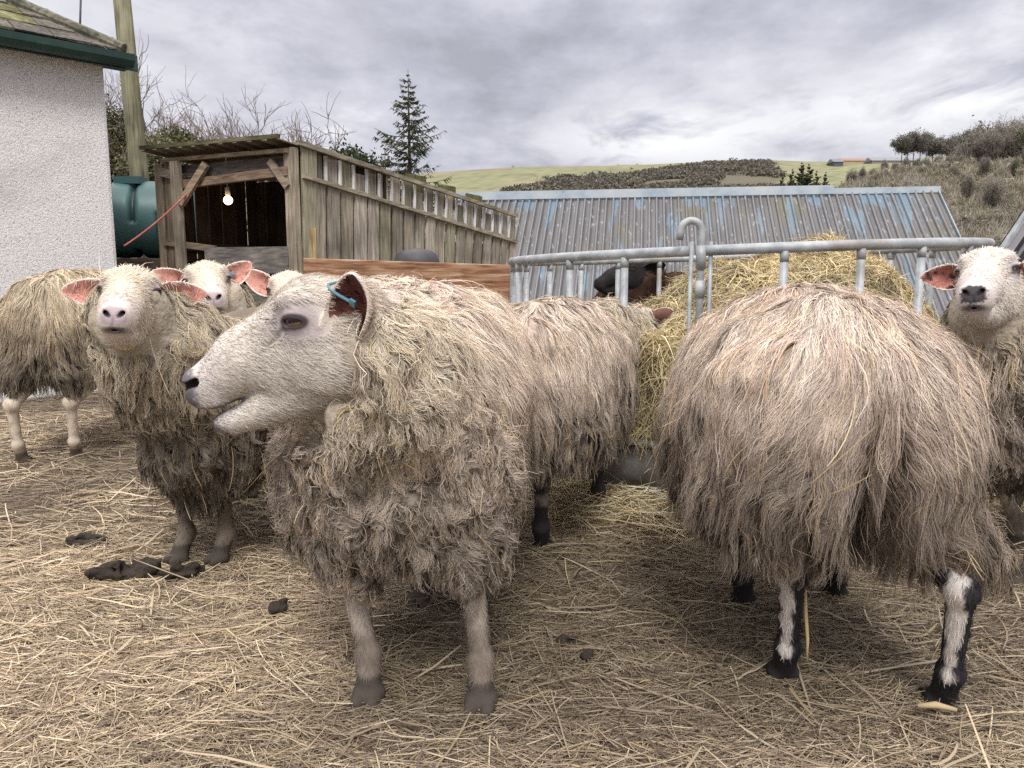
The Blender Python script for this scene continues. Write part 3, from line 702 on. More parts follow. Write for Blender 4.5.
S = [straws(int(80000 * DENS), polar(int(80000 * DENS), .9, 3.0, .8), .03, .20, .0011, .0030),
     straws(int(70000 * DENS), polar(int(70000 * DENS), 2.6, 7.5, .9), .05, .26, .002, .0048),
     straws(int(90000 * DENS), polar(int(90000 * DENS), .9, 2.8, .8), .01, .05, .0008, .0026, .008),
     straws(int(1500 * DENS), polar(int(1500 * DENS), 1.0, 3.6, .8), .08, .30, .003, .0055, .03, .16)]
V, Q, K = merge(S)
tag(link("scattered_straw", np_mesh("scattered_straw", V, Q, K), M_straw), kind="stuff")
# ------------------------------------------------------------------ wood
def mat_wood(name, stretch, scale=6, bump=.35):
    m = mat_attr(name, rough=.9, spec=.12); nt, N, L = nodes_of(m); b = N["Principled BSDF"]; a = [n for n in N if n.type == 'ATTRIBUTE'][0]
    tc = N.new("ShaderNodeTexCoord"); mp = N.new("ShaderNodeMapping"); mp.inputs["Scale"].default_value = stretch; L.new(tc.outputs["Object"], mp.inputs["Vector"])
    n = N.new("ShaderNodeTexNoise"); n.inputs["Scale"].default_value = scale; n.inputs["Detail"].default_value = 6; n.inputs["Distortion"].default_value = .4
    L.new(mp.outputs[0], n.inputs["Vector"]); r = N.new("ShaderNodeMapRange"); r.inputs["From Min"].default_value = .3; r.inputs["From Max"].default_value = .7
    r.inputs["To Min"].default_value = .45; r.inputs["To Max"].default_value = 1.25; L.new(n.outputs["Fac"], r.inputs["Value"])
    n2 = N.new("ShaderNodeTexNoise"); n2.inputs["Scale"].default_value = 3.0; n2.inputs["Detail"].default_value = 5; L.new(tc.outputs["Object"], n2.inputs["Vector"])
    r2 = N.new("ShaderNodeMapRange"); r2.inputs["From Min"].default_value = .35; r2.inputs["From Max"].default_value = .68; r2.inputs["To Min"].default_value = 1.15; r2.inputs["To Max"].default_value = .6
    L.new(n2.outputs["Fac"], r2.inputs["Value"]); mu = N.new("ShaderNodeMath"); mu.operation = 'MULTIPLY'; L.new(r.outputs[0], mu.inputs[0]); L.new(r2.outputs[0], mu.inputs[1])
    mx = N.new("ShaderNodeVectorMath"); mx.operation = 'SCALE'; L.new(a.outputs["Color"], mx.inputs[0]); L.new(mu.outputs[0], mx.inputs["Scale"])
    L.new(mx.outputs[0], b.inputs["Base Color"]); bp = N.new("ShaderNodeBump"); bp.inputs["Strength"].default_value = bump; bp.inputs["Distance"].default_value = .008
    L.new(n.outputs["Fac"], bp.inputs["Height"]); L.new(bp.outputs[0], b.inputs["Normal"]); return m
M_wv = mat_wood("weathered_boards", (9, 9, .7)); M_wh = mat_wood("weathered_rails", (1.2, 1.2, 9))
GREYW = [(.33, .295, .24), (.42, .375, .31), (.28, .245, .195), (.37, .33, .255), (.46, .41, .335), (.30, .28, .20)]
BRNW = [(.12, .08, .055), (.15, .10, .07), (.09, .065, .05), (.17, .12, .085)]
def pick(a): return np.array(random.choice(a)) * (.85 + .3 * random.random())

# ------------------------------------------------------------------ white roughcast house
Pc = atY(119, 275, 6.0); Pc[2] = 0; Pl = atY(0, 275, 5.45); Pl[2] = 0; hd_ = unit(Pl - Pc); hn = np.array([hd_[1], -hd_[0], 0]);
if hn[1] < 0: hn = -hn
house = empty("house", Pc, "white roughcast house corner with mossy slate roof and dark green gutter", "house")
M_rough = mat_noise("white_roughcast", [(.30, (.42, .415, .41)), (.40, (.74, .735, .73)), (.55, (.86, .855, .85))], scale=75, detail=5, rough=.95, spec=.1, bump=.75, bdist=.025, bscale=75,
                    second=(( .55, .53, .49), 1.3, .55, .75))
EZ = 2.47
V = []; F_ = []
a, b_ = Pc, Pc + hd_ * 5.5; c_, d_ = b_ + hn * 5, Pc + hn * 5
mb = MB(); P8 = [p + np.array([0, 0, z]) - Pc for z in (-.05, EZ) for p in (a, b_, c_, d_)]
mb.add(P8, [(0, 1, 5, 4), (1, 2, 6, 5), (2, 3, 7, 6), (3, 0, 4, 7), (4, 5, 6, 7)]); mb.build("wall", M_rough, house, bevel=.03)
house.children[-1].location = (0, 0, 0)
ov = .11; e0 = Pc - hd_ * ov - hn * ov; e0[2] = EZ + .02; tanr = math.tan(R(31))
mb = MB()
for row in range(17):
    s0 = row * .17
    n = int((5.6) / .24)
    for k in range(n):
        x = k * .24 + (row % 2) * .12 + s0 * 1.0 - .02
        if x > 5.6: continue
        p = e0 + hd_ * (x + .12) + hn * (s0 + .13) + np.array([0, 0, (s0 + .13) * tanr + .035])
        ax1 = unit(hn + np.array([0, 0, tanr - .07])); nr_ = np.cross(hd_, ax1)
        g = random.random(); colr = mixc((.13, .12, .105), (.21, .19, .155), g) if random.random() < .6 else np.array((.17, .17, .085)) * (.7 + .6 * g)
        mb.box(p - Pc, (.232, .30, .014), (unit(hd_ + np.array([0, 0, (random.random() - .5) * .02])), ax1, nr_), colr, .008)
M_slate = mat_wood("mossy_slate", (3, 3, 3), 9, .8)
mb.build("slates", M_slate, house); house.children[-1].location = (0, 0, 0)
# roof body under the slates, hip end, hip ridge
H3 = 2.9; q = [e0, e0 + hd_ * 5.8, e0 + hd_ * 5.8 + hn * H3 + np.array([0, 0, H3 * tanr]), e0 + (hd_ + hn) * H3 + np.array([0, 0, H3 * tanr]), e0 + hn * 5.6]
mb = MB(); mb.add(np.array(q) - Pc, [(0, 1, 2, 3), (0, 3, 4)], (.12, .115, .10)); mb.build("roof", M_slate, house)
mb = MB(); mb.tube([e0 - Pc + (0, 0, .05), e0 - Pc + (hd_ + hn) * H3 + np.array([0, 0, H3 * tanr + .05])], .045, 8, (.16, .155, .12)); mb.build("hip_ridge", M_slate, house)
# fascia + half-round gutter
M_green = mat_noise("green_paint", [(.3, (.012, .034, .030)), (.6, (.022, .056, .048)), (.72, (.09, .11, .095))], scale=6, rough=.5, spec=.4, bump=.15)
mb = MB(); g0 = e0 - hn * .02 - hd_ * .03 + np.array([0, 0, -.03]); n = 30
prof = [(-.065, .035), (-.06, -.01), (-.035, -.045), (0, -.055), (.035, -.045), (.06, -.01), (.065, .035), (.055, .035), (.03, -.035), (0, -.044), (-.03, -.035), (-.055, .035)]
VV = []
for i in range(2):
    for (u, z) in prof: VV.append(g0 - Pc + hd_ * (5.8 * i) + hn * (u - .05) + np.array([0, 0, z - .01]))
m_ = len(prof); mb.add(VV, [(k, (k + 1) % m_, m_ + (k + 1) % m_, m_ + k) for k in range(m_)] + [tuple(range(m_))]); mb.build("gutter", M_green, house)
mb = MB(); mb.box(e0 - Pc + hd_ * 2.8 + hn * .03 + np.array([0, 0, -.03]), (5.8, .03, .11), (hd_, hn, (0, 0, 1))); mb.build("fascia", M_green, house)
mb = MB(); mb.box(e0 - Pc + hd_ * 2.8 + hn * .10 + np.array([0, 0, -.06]), (5.7, .14, .02), (hd_, hn, (0, 0, 1)), (.03, .05, .045)); mb.build("soffit", M_green, house)

# ------------------------------------------------------------------ pole and cables
p0 = atY(122, 0, 9.5); p1 = atY(139.5, 178, 9.5); dp = (p0 - p1) / (p0[2] - p1[2]); base = p1 - dp * p1[2]; base[2] = 0
M_pole = mat_wood("pole_wood", (7, 7, .5), 5)
pole = empty("utility_pole", base, "tall greenish weathered wooden pole leaning beside the white house", "pole")
mb = MB(); mb.tube([np.zeros(3), dp * 3, dp * 7.8], [.115, .102, .078], 18, (.27, .26, .17)); mb.build("shaft", M_pole, pole, smooth=True)
mb = MB(); mb.box(dp * 7.4 + (0, -.1, 0), (.9, .09, .11), None, (.2, .18, .12))
for x in (-.35, .35): mb.tube([dp * 7.4 + (x, -.1, .05), dp * 7.4 + (x, -.1, .2)], .03, 8, (.5, .5, .5))
mb.build("crossarm", M_wh, pole)
M_cable = mat_noise("cable", [(.3, (.03, .03, .03)), (.7, (.06, .055, .06))], scale=9, rough=.6, bump=0)
def cable(a, b, sag, r, mat, label, name="cable"):
    t = np.linspace(0, 1, 24)[:, None]; P = a * (1 - t) + b * t - np.array([0, 0, 1]) * (4 * sag * t * (1 - t)); mb = MB(); mb.tube(P, r, 6)
    o = mb.build(name, mat, None, tuple(P[0]), smooth=True); return tag(o, label, "cable")
cable(atY(80, 27, 6.6), base + dp * 7.5 + (0, -.1, 0), .15, .008, M_cable, "thin dark wire rising from the slate roof to the pole top")
M_red = mat_noise("red_cable", [(.3, (.38, .10, .09)), (.7, (.50, .17, .14))], scale=9, rough=.5, bump=0)
cable(atY(124, 246, 6.05), atY(196, 184, 6.32), .03, .008, M_red, "red cable running from the white house wall to the shed brace")

# ------------------------------------------------------------------ oil tank
tk = atY(122, 220, 8.0); TX = (-.97, -.22, 0.); tx = -unit(TX); tn_ = np.array([-tx[1], tx[0], 0]); tc0 = atY(205, 220, 8.25); tc0[2] = 1.445; tc1 = tc0 - tx * 2.0
tank = empty("oil_tank", (tc1 + tc0) / 2 * np.array([1, 1, 0]), "dark green ribbed plastic oil tank lying behind the white house", "tank")
nx, na = 130, 120; xs_ = np.linspace(0, 2.0, nx); ang = np.linspace(0, 2 * pi, na, endpoint=False)
XX, AA = np.meshgrid(xs_, ang, indexing='ij'); gr = np.zeros_like(XX)
for k in range(8):
    xc_ = .13 + k * .25; w_ = np.exp(-((XX - xc_) / .028) ** 2); sl = np.maximum(sstep(.5, .62, np.abs(((AA / pi * 2.0) % 1.0) - .5)) * 0 + (np.cos(AA * 3 + (k % 2) * 3.1) > -.35), 0)
    gr = np.maximum(gr, w_ * sl)
endr = np.sqrt(np.clip(1 - ((np.maximum(.16 - XX, 0) + np.maximum(XX - 1.84, 0)) / .162) ** 2, 0, 1)); rr_ = .39 * (.25 + .75 * endr) * np.where(endr < .05, .2, 1) - 0.045 * gr
P = tc1 + XX[..., None] * tx + rr_[..., None] * (np.cos(AA)[..., None] * np.array([0, 0, 1.]) + np.sin(AA)[..., None] * tn_)
i_, j_ = np.meshgrid(np.arange(nx - 1), np.arange(na), indexing='ij'); jj_ = (j_ + 1) % na
Q = np.stack([i_ * na + j_, (i_ + 1) * na + j_, (i_ + 1) * na + jj_, i_ * na + jj_], -1).reshape(-1, 4)
nn_ = fbm(P, 2.5, 8); Kc = mixc((.028, .085, .085), (.07, .145, .14), nn_); Kc = mixc(Kc, (.004, .014, .014), gr * .95)  # shade in the groove recesses painted near black
M_tank = mat_attr("green_plastic", rough=.45, spec=.4)
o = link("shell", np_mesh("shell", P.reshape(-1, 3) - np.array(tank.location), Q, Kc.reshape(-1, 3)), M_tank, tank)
tl = np.array(tank.location)
mb = MB(); mb.box(atY(131, 181, 8.0) - tl, (.26, .2, .07), None, (.03, .08, .085)); mb.tube([atY(131, 181, 8.0) - tl - (0, 0, .12), atY(131, 181, 8.0) - tl], .08, 16, (.03, .08, .08)); mb.build("lid", M_tank, tank)
mb = MB(); mb.box((tc0 + tc1) / 2 * np.array([1, 1, 0]) - tl + np.array([0, 0, .98]), (2.1, .8, .13), (tx, tn_, (0, 0, 1)), (.10, .08, .065))
for s_ in (-.8, 0, .8):
    for t_ in (-.3, .3): mb.box(tx * s_ + tn_ * t_ + np.array([0, 0, .45]), (.14, .14, .93), (tx, tn_, (0, 0, 1)), (.12, .10, .08))
mb.build("stand", M_wh, tank)

# ------------------------------------------------------------------ timber shed
FR = atY(297, 275, 5.8); FR[2] = 0; FLp = atY(167, 275, 6.6); FLp[2] = 0; se = unit(FR - FLp); sg_ = np.array([-se[1], se[0], 0]); SW = np.linalg.norm(FR - FLp)
shed = empty("shed", FLp, "open fronted shed of old boards with a lit bulb inside", "shed")
def sp_(a, b, z): return se * a + sg_ * b + np.array([0, 0, z])     # local to FLp
AX = (se, sg_, (0, 0, 1)); SLOPE = -.10
def part(mb, name, mat=None): return mb.build(name, mat or M_wv, shed)
nb_ = 20
for k in range(nb_):                    # long side, every board its own part
    b0 = .02 + k * .151; zr = 1.825 - .104 * b0; zm = 1.60 - .118 * b0; lean = .05 + .18 * (k / nb_) ** 2
    ww = (.120 if k else .15) + .01 * random.random() - .004 * (k > 12); b0 = b0 if k else .075; off = random.random() * .012; cK = pick(GREYW)
    fr_ = zm / zr if k else 1
    mb = MB(); a_ = sp_(SW + .03 + off, b0, -.02); c2 = sp_(SW + .03 + off, b0 + lean * fr_, (zm + .02) if k else zr)
    mb.bar(a_, c2, ww, .022, up=tuple(sg_), col=cK, jit=.008); mb.build("wall_board", M_wv, shed)
    if k:                               # shorter, narrower boards behind the rail fill the top, with gaps between
        mb = MB(); fo = b0 + lean * zm / zr + .02; hi_ = zr - (.07 if k in (4, 9, 13, 16) else .0); mb.bar(sp_(SW, fo, zm - .10), sp_(SW, b0 + lean + .02 + (random.random() - .5) * .012, hi_), .108, .02, up=tuple(sg_), col=pick(GREYW) * .85, jit=.008); mb.build("upper_board", M_wv, shed)
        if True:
            mb = MB(); mb.bar(sp_(SW + .018, fo - .075, zm), sp_(SW + .018, b0 - .055 + lean, zr - .01), .030, .012, up=tuple(sg_), col=(.74, .73, .72)); mb.build("sky_gap_strip", M_wv, shed)  # pale strips stand in for bright sky between the upper boards
mb = MB(); mb.bar(sp_(SW + .055, .0, 1.835), sp_(SW + .055, 3.12, 1.51), .035, .035, col=(.34, .30, .23)); part(mb, "top_rail", M_wh)
mb = MB(); mb.bar(sp_(SW + .062, .04, 1.60), sp_(SW + .062, 3.14, 1.23), .028, .028, col=(.34, .30, .23)); part(mb, "middle_rail", M_wh)
for (b0, b1, z0) in ((1.35, 1.62, 1.66), (1.82, 2.08, 1.615), (2.28, 2.55, 1.565)):
    mb = MB(); mb.box(sp_(SW - .03, (b0 + b1) / 2, z0), (.02, b1 - b0, .22), AX, (.13, .13, .06), .02); part(mb, "mossy_board")
# back wall and left wall of the bay
for k in range(11):
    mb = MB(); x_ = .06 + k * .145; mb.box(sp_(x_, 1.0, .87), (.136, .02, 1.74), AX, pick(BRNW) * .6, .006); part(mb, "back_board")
for k in range(7):
    if k == 9: continue
    mb = MB(); mb.box(sp_(.0, .10 + k * .14, .92), (.02, .125, 1.78), AX, pick(BRNW) * 1.05, .008); part(mb, "side_board")
mb = MB(); mb.box(sp_(.03, .5, 1.12), (.035, 1.0, .07), AX, (.13, .10, .07)); part(mb, "side_rail", M_wh)
# near-black sheets added behind the low wall boards, painting the shade in their gaps
mb = MB(); mb.box(sp_(SW - .05, .85, .71), (.02, 1.4, 1.42), AX, (.03, .025, .02)); part(mb, "gap_shade_sheet"); mb = MB(); mb.box(sp_(SW - .05, 2.3, .60), (.02, 1.48, 1.20), AX, (.03, .025, .02)); part(mb, "gap_shade_sheet")
# front posts and left panel
for (x_, w_, colr) in ((.035, .10, (.24, .195, .145)), (.155, .09, (.18, .14, .105)), (.30, .085, (.30, .255, .20))):
    mb = MB(); mb.box(sp_(x_, -.02 if x_ < .2 else -.07, .89), (w_, .05, 1.8), AX, colr, .012); part(mb, "post")
mb = MB(); mb.bar(sp_(SW - .01, -.005, 0), sp_(SW - .01, -.005, 1.80), .10, .05, up=tuple(se), col=(.36, .31, .24)); part(mb, "post")
def fx(px, py, Y): return atY(px, py, Y) - FLp
mb = MB(); mb.bar(fx(159, 171, 6.5), fx(184, 178, 6.4), .07, .04, col=(.19, .155, .12)); part(mb, "stub_beam", M_wh)
mb = MB(); mb.bar(sp_(.1, -.05, 1.81), sp_(SW, -.05, 1.775), .03, .03, col=(.30, .235, .165)); part(mb, "front_rail", M_wh)
mb = MB(); mb.bar(sp_(.25, .02, 1.715), sp_(SW, .02, 1.70), .10, .04, col=(.12, .105, .095)); part(mb, "header_beam", M_wh)
mb = MB(); mb.bar(sp_(.3, -.02, 1.61), sp_(SW - .02, -.02, 1.635), .065, .045, col=(.25, .18, .13)); part(mb, "header_beam", M_wh)
mb = MB(); mb.bar(fx(181, 204, 6.33), fx(206, 164, 6.22), .06, .035, up=(0, 0, 1), col=(.34, .26, .19)); part(mb, "diagonal_brace", M_wh)
mb = MB(); mb.bar(fx(270, 161, 5.86), fx(288, 187, 5.78), .05, .035, col=(.28, .225, .17)); part(mb, "diagonal_brace", M_wh)
mb = MB(); mb.bar(fx(164, 242, 6.52), fx(216, 249, 6.25), .05, .03, col=(.22, .17, .125)); part(mb, "lower_rail", M_wh)
mb = MB(); mb.bar(sp_(.55, -.02, 1.00), sp_(SW - .05, -.02, .99), .20, .03, col=(.22, .20, .185)); part(mb, "kick_board", M_wh)
mb = MB(); mb.bar(sp_(.55, -.02, .70), sp_(SW - .05, -.02, .69), .22, .03, col=(.18, .16, .14)); part(mb, "kick_board", M_wh)
# roof of box-profile sheet
nu_, nv_ = 200, 8; U, Vv = np.meshgrid(np.linspace(-.05, SW + .02, nu_), np.linspace(-.13, 1.1, nv_), indexing='ij')
prf = .012 * np.clip(np.sin(U * 2 * pi / .16) * 2.2, -1, 1); Zr = 1.84 - .104 * Vv + .030 * (SW - U) + prf
P = U[..., None] * se + Vv[..., None] * sg_ + Zr[..., None] * np.array([0, 0, 1.]); i_, j_ = np.meshgrid(np.arange(nu_ - 1), np.arange(nv_ - 1), indexing='ij'); b = (i_ * nv_ + j_).ravel()
Q = np.stack([b, b + nv_, b + nv_ + 1, b + 1], 1); nn_ = fbm(P, 4, 5); Kc = mixc((.07, .045, .032), (.15, .11, .075), nn_); Kc = mixc(Kc, (.16, .15, .09), sstep(.55, .7, fbm(P, 2, 9)))
o = link("roof_sheet", np_mesh("roof_sheet", P.reshape(-1, 3), Q, Kc.reshape(-1, 3)), mat_attr("rusty_sheet", rough=.8, spec=.25), shed)
so = o.modifiers.new("thick", 'SOLIDIFY'); so.thickness = .004
mb = MB(); mb.bar(sp_(-.05, -.137, 1.912), sp_(SW + .02, -.137, 1.862), .03, .02, col=(.15, .14, .085)); part(mb, "roof_edge", M_wh)
# lit bulb
bp_ = atY(228, 199, 6.45)
lamp = empty("hanging_bulb", bp_ + np.array([0, 0, .3]), "bare lit bulb hanging on a short cord under the shed roof", "light bulb")
M_white = mat_noise("white_plastic", [(.3, (.6, .6, .58)), (.7, (.72, .72, .7))], scale=6, rough=.4, bump=0)
mb = MB(); mb.tube([(0, 0, .06), (0, 0, -.22)], .005, 6); mb.build("cord", M_white, lamp)
mb = MB(); mb.tube([(0, 0, -.20), (0, 0, -.215), (0, 0, -.27)], [.012, .02, .021], 16); mb.build("lamp_holder", M_white, lamp, smooth=True)
M_bulb = bpy.data.materials.new("lit_glass"); M_bulb.use_nodes = True; pb = M_bulb.node_tree.nodes["Principled BSDF"]
pb.inputs["Emission Color"].default_value = (1, .66, .30, 1); pb.inputs["Emission Strength"].default_value = 9; pb.inputs["Base Color"].default_value = (1, .9, .7, 1)
mb = MB(); th_ = np.linspace(0.35, pi, 12); mb.tube([(0, 0, -.31 + .036 * cos(t)) for t in th_], [max(.036 * sin(t), .002) for t in th_], 20); mb.build("bulb", M_bulb, lamp, smooth=True)
# pale new stake leaning on the corner
st0 = atY(311, 262, 5.72); o = MB().bar([0, 0, 0], atY(313, 228, 5.74) - st0 * np.array([1, 1, 0]), .05, .025, up=(1, 0, 0), col=(.50, .38, .21)).build("stake", M_wv, None, tuple(st0 * np.array([1, 1, 0])), local=True)
tag(o, "pale new wooden stake against the shed corner boards", "stake")

# ------------------------------------------------------------------ rusty brown trough behind the flock
ta = atY(303, 258, 4.95); tb = atY(509, 265, 4.95)
M_rust = mat_noise("rust_brown_board", [(.3, (.10, .05, .03)), (.45, (.24, .12, .065)), (.55, (.33, .19, .11)), (.68, (.42, .33, .25))], scale=5, stretch=(1, 1, 9), rough=.85, bump=.3, detail=9, distort=.5)
trough = empty("feed_trough", ((ta[0] + tb[0]) / 2, 5.1, 0), "long rust brown timber trough in front of the slatted shed side", "trough"); tl = np.array(trough.location)
mb = MB(); mid = (ta + tb) / 2; Lx = tb[0] - ta[0]; tilt = unit(tb - ta)
mb.bar(ta - tl - (0, 0, .18), tb - tl - (0, 0, .18), .36, .04); mb.build("front_board", M_rust, trough, bevel=.006)
mb = MB(); mb.bar(ta - tl - (0, -.35, .22), tb - tl - (0, -.35, .22), .30, .035); mb.build("back_board", M_rust, trough, bevel=.006)
mb = MB(); mb.box((-Lx / 2 + .02, .175, .78), (.035, .31, .32)); mb.build("end_board", M_rust, trough)
mb = MB(); mb.box((Lx / 2 - .02, .175, .75), (.035, .31, .32)); mb.build("end_board", M_rust, trough)
mb = MB(); mb.box((0, .175, .60), (Lx - .08, .30, .03)); mb.build("floor_board", M_rust, trough)
for x_ in (-Lx / 2 + .15, Lx / 2 - .15):
    for y_ in (.06, .3): mb = MB(); mb.box((x_, y_, .29), (.07, .07, .59)); mb.build("leg", M_rust, trough)
# dark drum behind it
M_dark = mat_noise("dark_plastic", [(.3, (.03, .03, .034)), (.7, (.075, .075, .082))], scale=5, rough=.55, bump=.1)
dc = atY(417, 275, 5.6); h_ = atY(417, 248, 5.6)[2]; mb = MB()
zz_ = [0, .02, .3, .31, .33, .34, .6, .61, .63, .64, h_ - .10, h_ - .05, h_ - .02, h_]; rr2 = [.15, .162, .165, .172, .172, .165, .165, .172, .172, .165, .165, .15, .11, .01]
mb.tube([(0, 0, z) for z in zz_], rr2, 32); o = mb.build("drum", M_dark, None, (dc[0], dc[1], 0), smooth=True, local=True); tag(o, "dark grey drum with rounded top behind the brown trough", "drum")

# ------------------------------------------------------------------ ring feeder
RC = np.array([1.08, 3.83]); RR = 1.08
M_galv = mat_noise("galvanised_steel", [(.3, (.20, .22, .235)), (.5, (.33, .355, .37)), (.7, (.46, .48, .49))], scale=14, rough=.55, spec=.4, bump=.15, metal=.15, detail=8, second=((.22, .19, .16), 3.0, .58, .72))
ring = empty("ring_feeder", (RC[0], RC[1], 0), "galvanised ring feeder with tubular top rail and upright bars", "feeder")
def rp(a, z=None, r=RR):
    x, y = r * sin(a), -r * cos(a); return np.array([x, y, (.98 + .036 * x / RR) if z is None else z])   # a=0 faces the camera, + to the right
def a_of(px):      # ring angle of the near side seen in column px
    k = (px - 512) / F; best = min(np.linspace(-1.5, 1.5, 3001), key=lambda a: abs((RC[0] + RR * sin(a)) / ((RC[1] - RR * cos(a)) * cos(PITCH) - .1 * sin(PITCH)) - k)); return best
ga = a_of(698)
step = 2 * pi / 24
def arc(a0, a1, n=40, **k): return [rp(a, **k) for a in np.linspace(a0, a1, n)]
for (a0, a1) in ((ga + .018, ga + 2 * pi / 3), (ga + 2 * pi / 3 + .004, ga + 4 * pi / 3), (ga + 4 * pi / 3 + .004, ga + 2 * pi - .03)):
    mb = MB(); mb.tube(arc(a0, a1, 48), .0195, 14); mb.build("top_rail", M_galv, ring, smooth=True)
    mb = MB(); mb.tube([p for p in arc(a0, a1, 48, z=.235)], .014, 10); mb.build("bottom_rail", M_galv, ring, smooth=True)
M_sheet = mat_noise("muddy_sheet_steel", [(.3, (.07, .06, .05)), (.5, (.14, .13, .12)), (.7, (.24, .24, .235))], scale=5, rough=.7, spec=.3, bump=.2, second=((.06, .045, .035), 3, .5, .65))
mb = MB(); n_ = 96; VV = [rp(2 * pi * k / n_, z) for z in (-.02, .08, .09, .16, .17, .23) for k in range(n_)]
for i in range(len(VV)):
    lvl = i // n_
    if lvl in (2, 3): VV[i] = VV[i] * np.array([1.008, 1.008, 1])
mb.add(VV, [(l * n_ + k, l * n_ + (k + 1) % n_, (l + 1) * n_ + (k + 1) % n_, (l + 1) * n_ + k) for l in range(5) for k in range(n_)]); mb.build("base_sheet", M_sheet, ring, smooth=True)
bars = [a_of(p) for p in (519, 570, 625)] + [a_of(p) for p in (785, 862, 922)]
a_ = bars[-1] + step * 1.05
while a_ < bars[0] + 2 * pi - step * .6: bars.append(a_); a_ += step
for a_ in bars:
    mb = MB(); t_ = rp(a_); mb.tube([rp(a_, .2), t_ - (0, 0, .016)], .0148, 12)
    mb.tube([t_ - (0, 0, .05), t_ - (0, 0, .012)], [.0155, .0165], 12); mb.build("bar", M_galv, ring, smooth=True)
# joint at the front: hooked drop pin, sleeves and two thin rods
mb = MB(); g_ = rp(ga + .012, 0, RR + .012); r_h = .038
hook = [g_ + (0, 0, .24), g_ + (0, 0, .98), g_ + (0, 0, 1.035)] + [g_ + (-r_h + r_h * cos(t), 0, 1.035 + r_h * sin(t)) for t in np.linspace(.2, pi, 14)] + [g_ + (-2 * r_h - .004, 0, 1.005)]
mb.tube(hook, .0135, 12); mb.build("drop_pin", M_galv, ring, smooth=True)
for (z0, z1) in ((.985, .90), (.86, .80), (.55, .47), (.33, .26)):
    mb = MB(); mb.tube([g_ + (0, 0, z1), g_ + (0, 0, z0)], .0185, 12); mb.build("sleeve", M_galv, ring, smooth=True)
for da in (-.022, .042):
    mb = MB(); mb.tube([rp(ga + da, .24), rp(ga + da, 1.0)], .008, 8); mb.build("rod", M_galv, ring, smooth=True)

# ------------------------------------------------------------------ hay heap in the ring
def hayz(X, Y):
    return hay0(X, Y) * np.sqrt(np.clip(1 - (np.hypot(X - RC[0], Y - RC[1]) / (RR - .01)) ** 7, 0, 1))
def hay0(X, Y):
    dx, dy = X - 1.40, Y - 3.78; r = np.sqrt(dx * dx + dy * dy * .8); p = np.stack([X, Y, 0 * X], -1)
    h = .42 + .55 * np.exp(-(r / .80) ** 2.6) + (fbm(p, 3.2, 91) - .5) * .22 + (fbm(p, 9, 92, 2) - .5) * .10
    return h
gx, gy = np.meshgrid(np.linspace(-.02, 2.26, 120), np.linspace(2.69, 4.97, 120), indexing='ij'); Zh = np.maximum(hayz(gx, gy), .02)
V = np.stack([gx, gy, Zh], -1).reshape(-1, 3); i_, j_ = np.meshgrid(np.arange(119), np.arange(119), indexing='ij'); b = (i_ * 120 + j_).ravel(); Q = np.stack([b, b + 120, b + 121, b + 1], 1)
inr = ((V[:, 0] - RC[0]) ** 2 + (V[:, 1] - RC[1]) ** 2 < (RR - .005) ** 2)[Q].all(1); Q = Q[inr]
K = mixc((.10, .075, .035), (.26, .20, .10), fbm(V, 20, 3))
def haystrands(P0, g, n, lmin, lmax, w0, w1, stick=.35, droop=.5):
    L_ = lmin + (lmax - lmin) * rng.random(n) ** 1.5; d = rng.standard_normal((n, 3)); d = unit(d - g * (d * g).sum(-1, keepdims=True)); d = unit(d + g * (rng.standard_normal((n, 1)) * stick))
    bd = unit(np.cross(d, g) * rng.standard_normal((n, 1)) + g * rng.standard_normal((n, 1)) * .6); t = np.linspace(-.5, .5, 6)[None, :, None]
    P = P0[:, None] + d[:, None] * t * L_[:, None, None] + bd[:, None] * (t * t - .1) * (L_ * rng.random(n) * .9)[:, None, None]; P[:, :, 2] -= (t[..., 0] ** 2) * L_[:, None] * droop
    pal = np.array([(.52, .435, .255), (.44, .36, .205), (.60, .52, .34), (.34, .27, .15), (.43, .38, .205), (.24, .19, .105)]); c = pal[rng.choice(6, n, p=(.25, .2, .15, .17, .13, .1))] * (.75 + .5 * rng.random((n, 1)))
    c = c * (.55 + .75 * sstep(.3, .62, fbm(P0, 7, 33)))[:, None]
    return ribbons(P, w0 + (w1 - w0) * rng.random(n) ** 2, unit(g + rng.standard_normal((n, 3)) * .5), np.repeat(c[:, None], 6, 1), np.array([.5, 1, 1, 1, .8, .4]))
n = int(42000 * DENS); a_ = rng.random(n) * 2 * pi; r_ = np.sqrt(rng.random(n)) * (RR - .03); X = RC[0] + r_ * np.cos(a_); Y = RC[1] + r_ * np.sin(a_) ; kp = (Y < 4.3) | (rng.random(n) < .4); X, Y = X[kp], Y[kp]; n = len(X)
z0 = hayz(X, Y); e = .01; g = unit(np.stack([-(hayz(X + e, Y) - z0) / e, -(hayz(X, Y + e) - z0) / e, np.ones(n)], -1)); P0 = np.stack([X, Y, np.maximum(z0, .03) + .004 + .018 * rng.random(n)], -1)
S = [(V, Q, K), haystrands(P0, g, n, .06, .26, .002, .0048)]
# tufts pushed out through the bars by the feeding sheep
n2_ = 2200; aa = a_of(650) + rng.standard_normal(n2_) * .14; zz_ = .26 + .40 * rng.random(n2_) ** .8; P0 = np.stack([RC[0] + (RR - .03 + .06 * rng.random(n2_)) * np.sin(aa), RC[1] - (RR - .03 + .06 * rng.random(n2_)) * np.cos(aa), zz_], -1)
g2 = np.stack([np.sin(aa), -np.cos(aa), .3 + 0 * aa], -1); S.append(haystrands(P0, unit(g2), n2_, .08, .24, .002, .0045, .5, .9))
V, Q, K = merge(S); o = tag(link("hay", np_mesh("hay", V, Q, K), M_straw), kind="stuff")
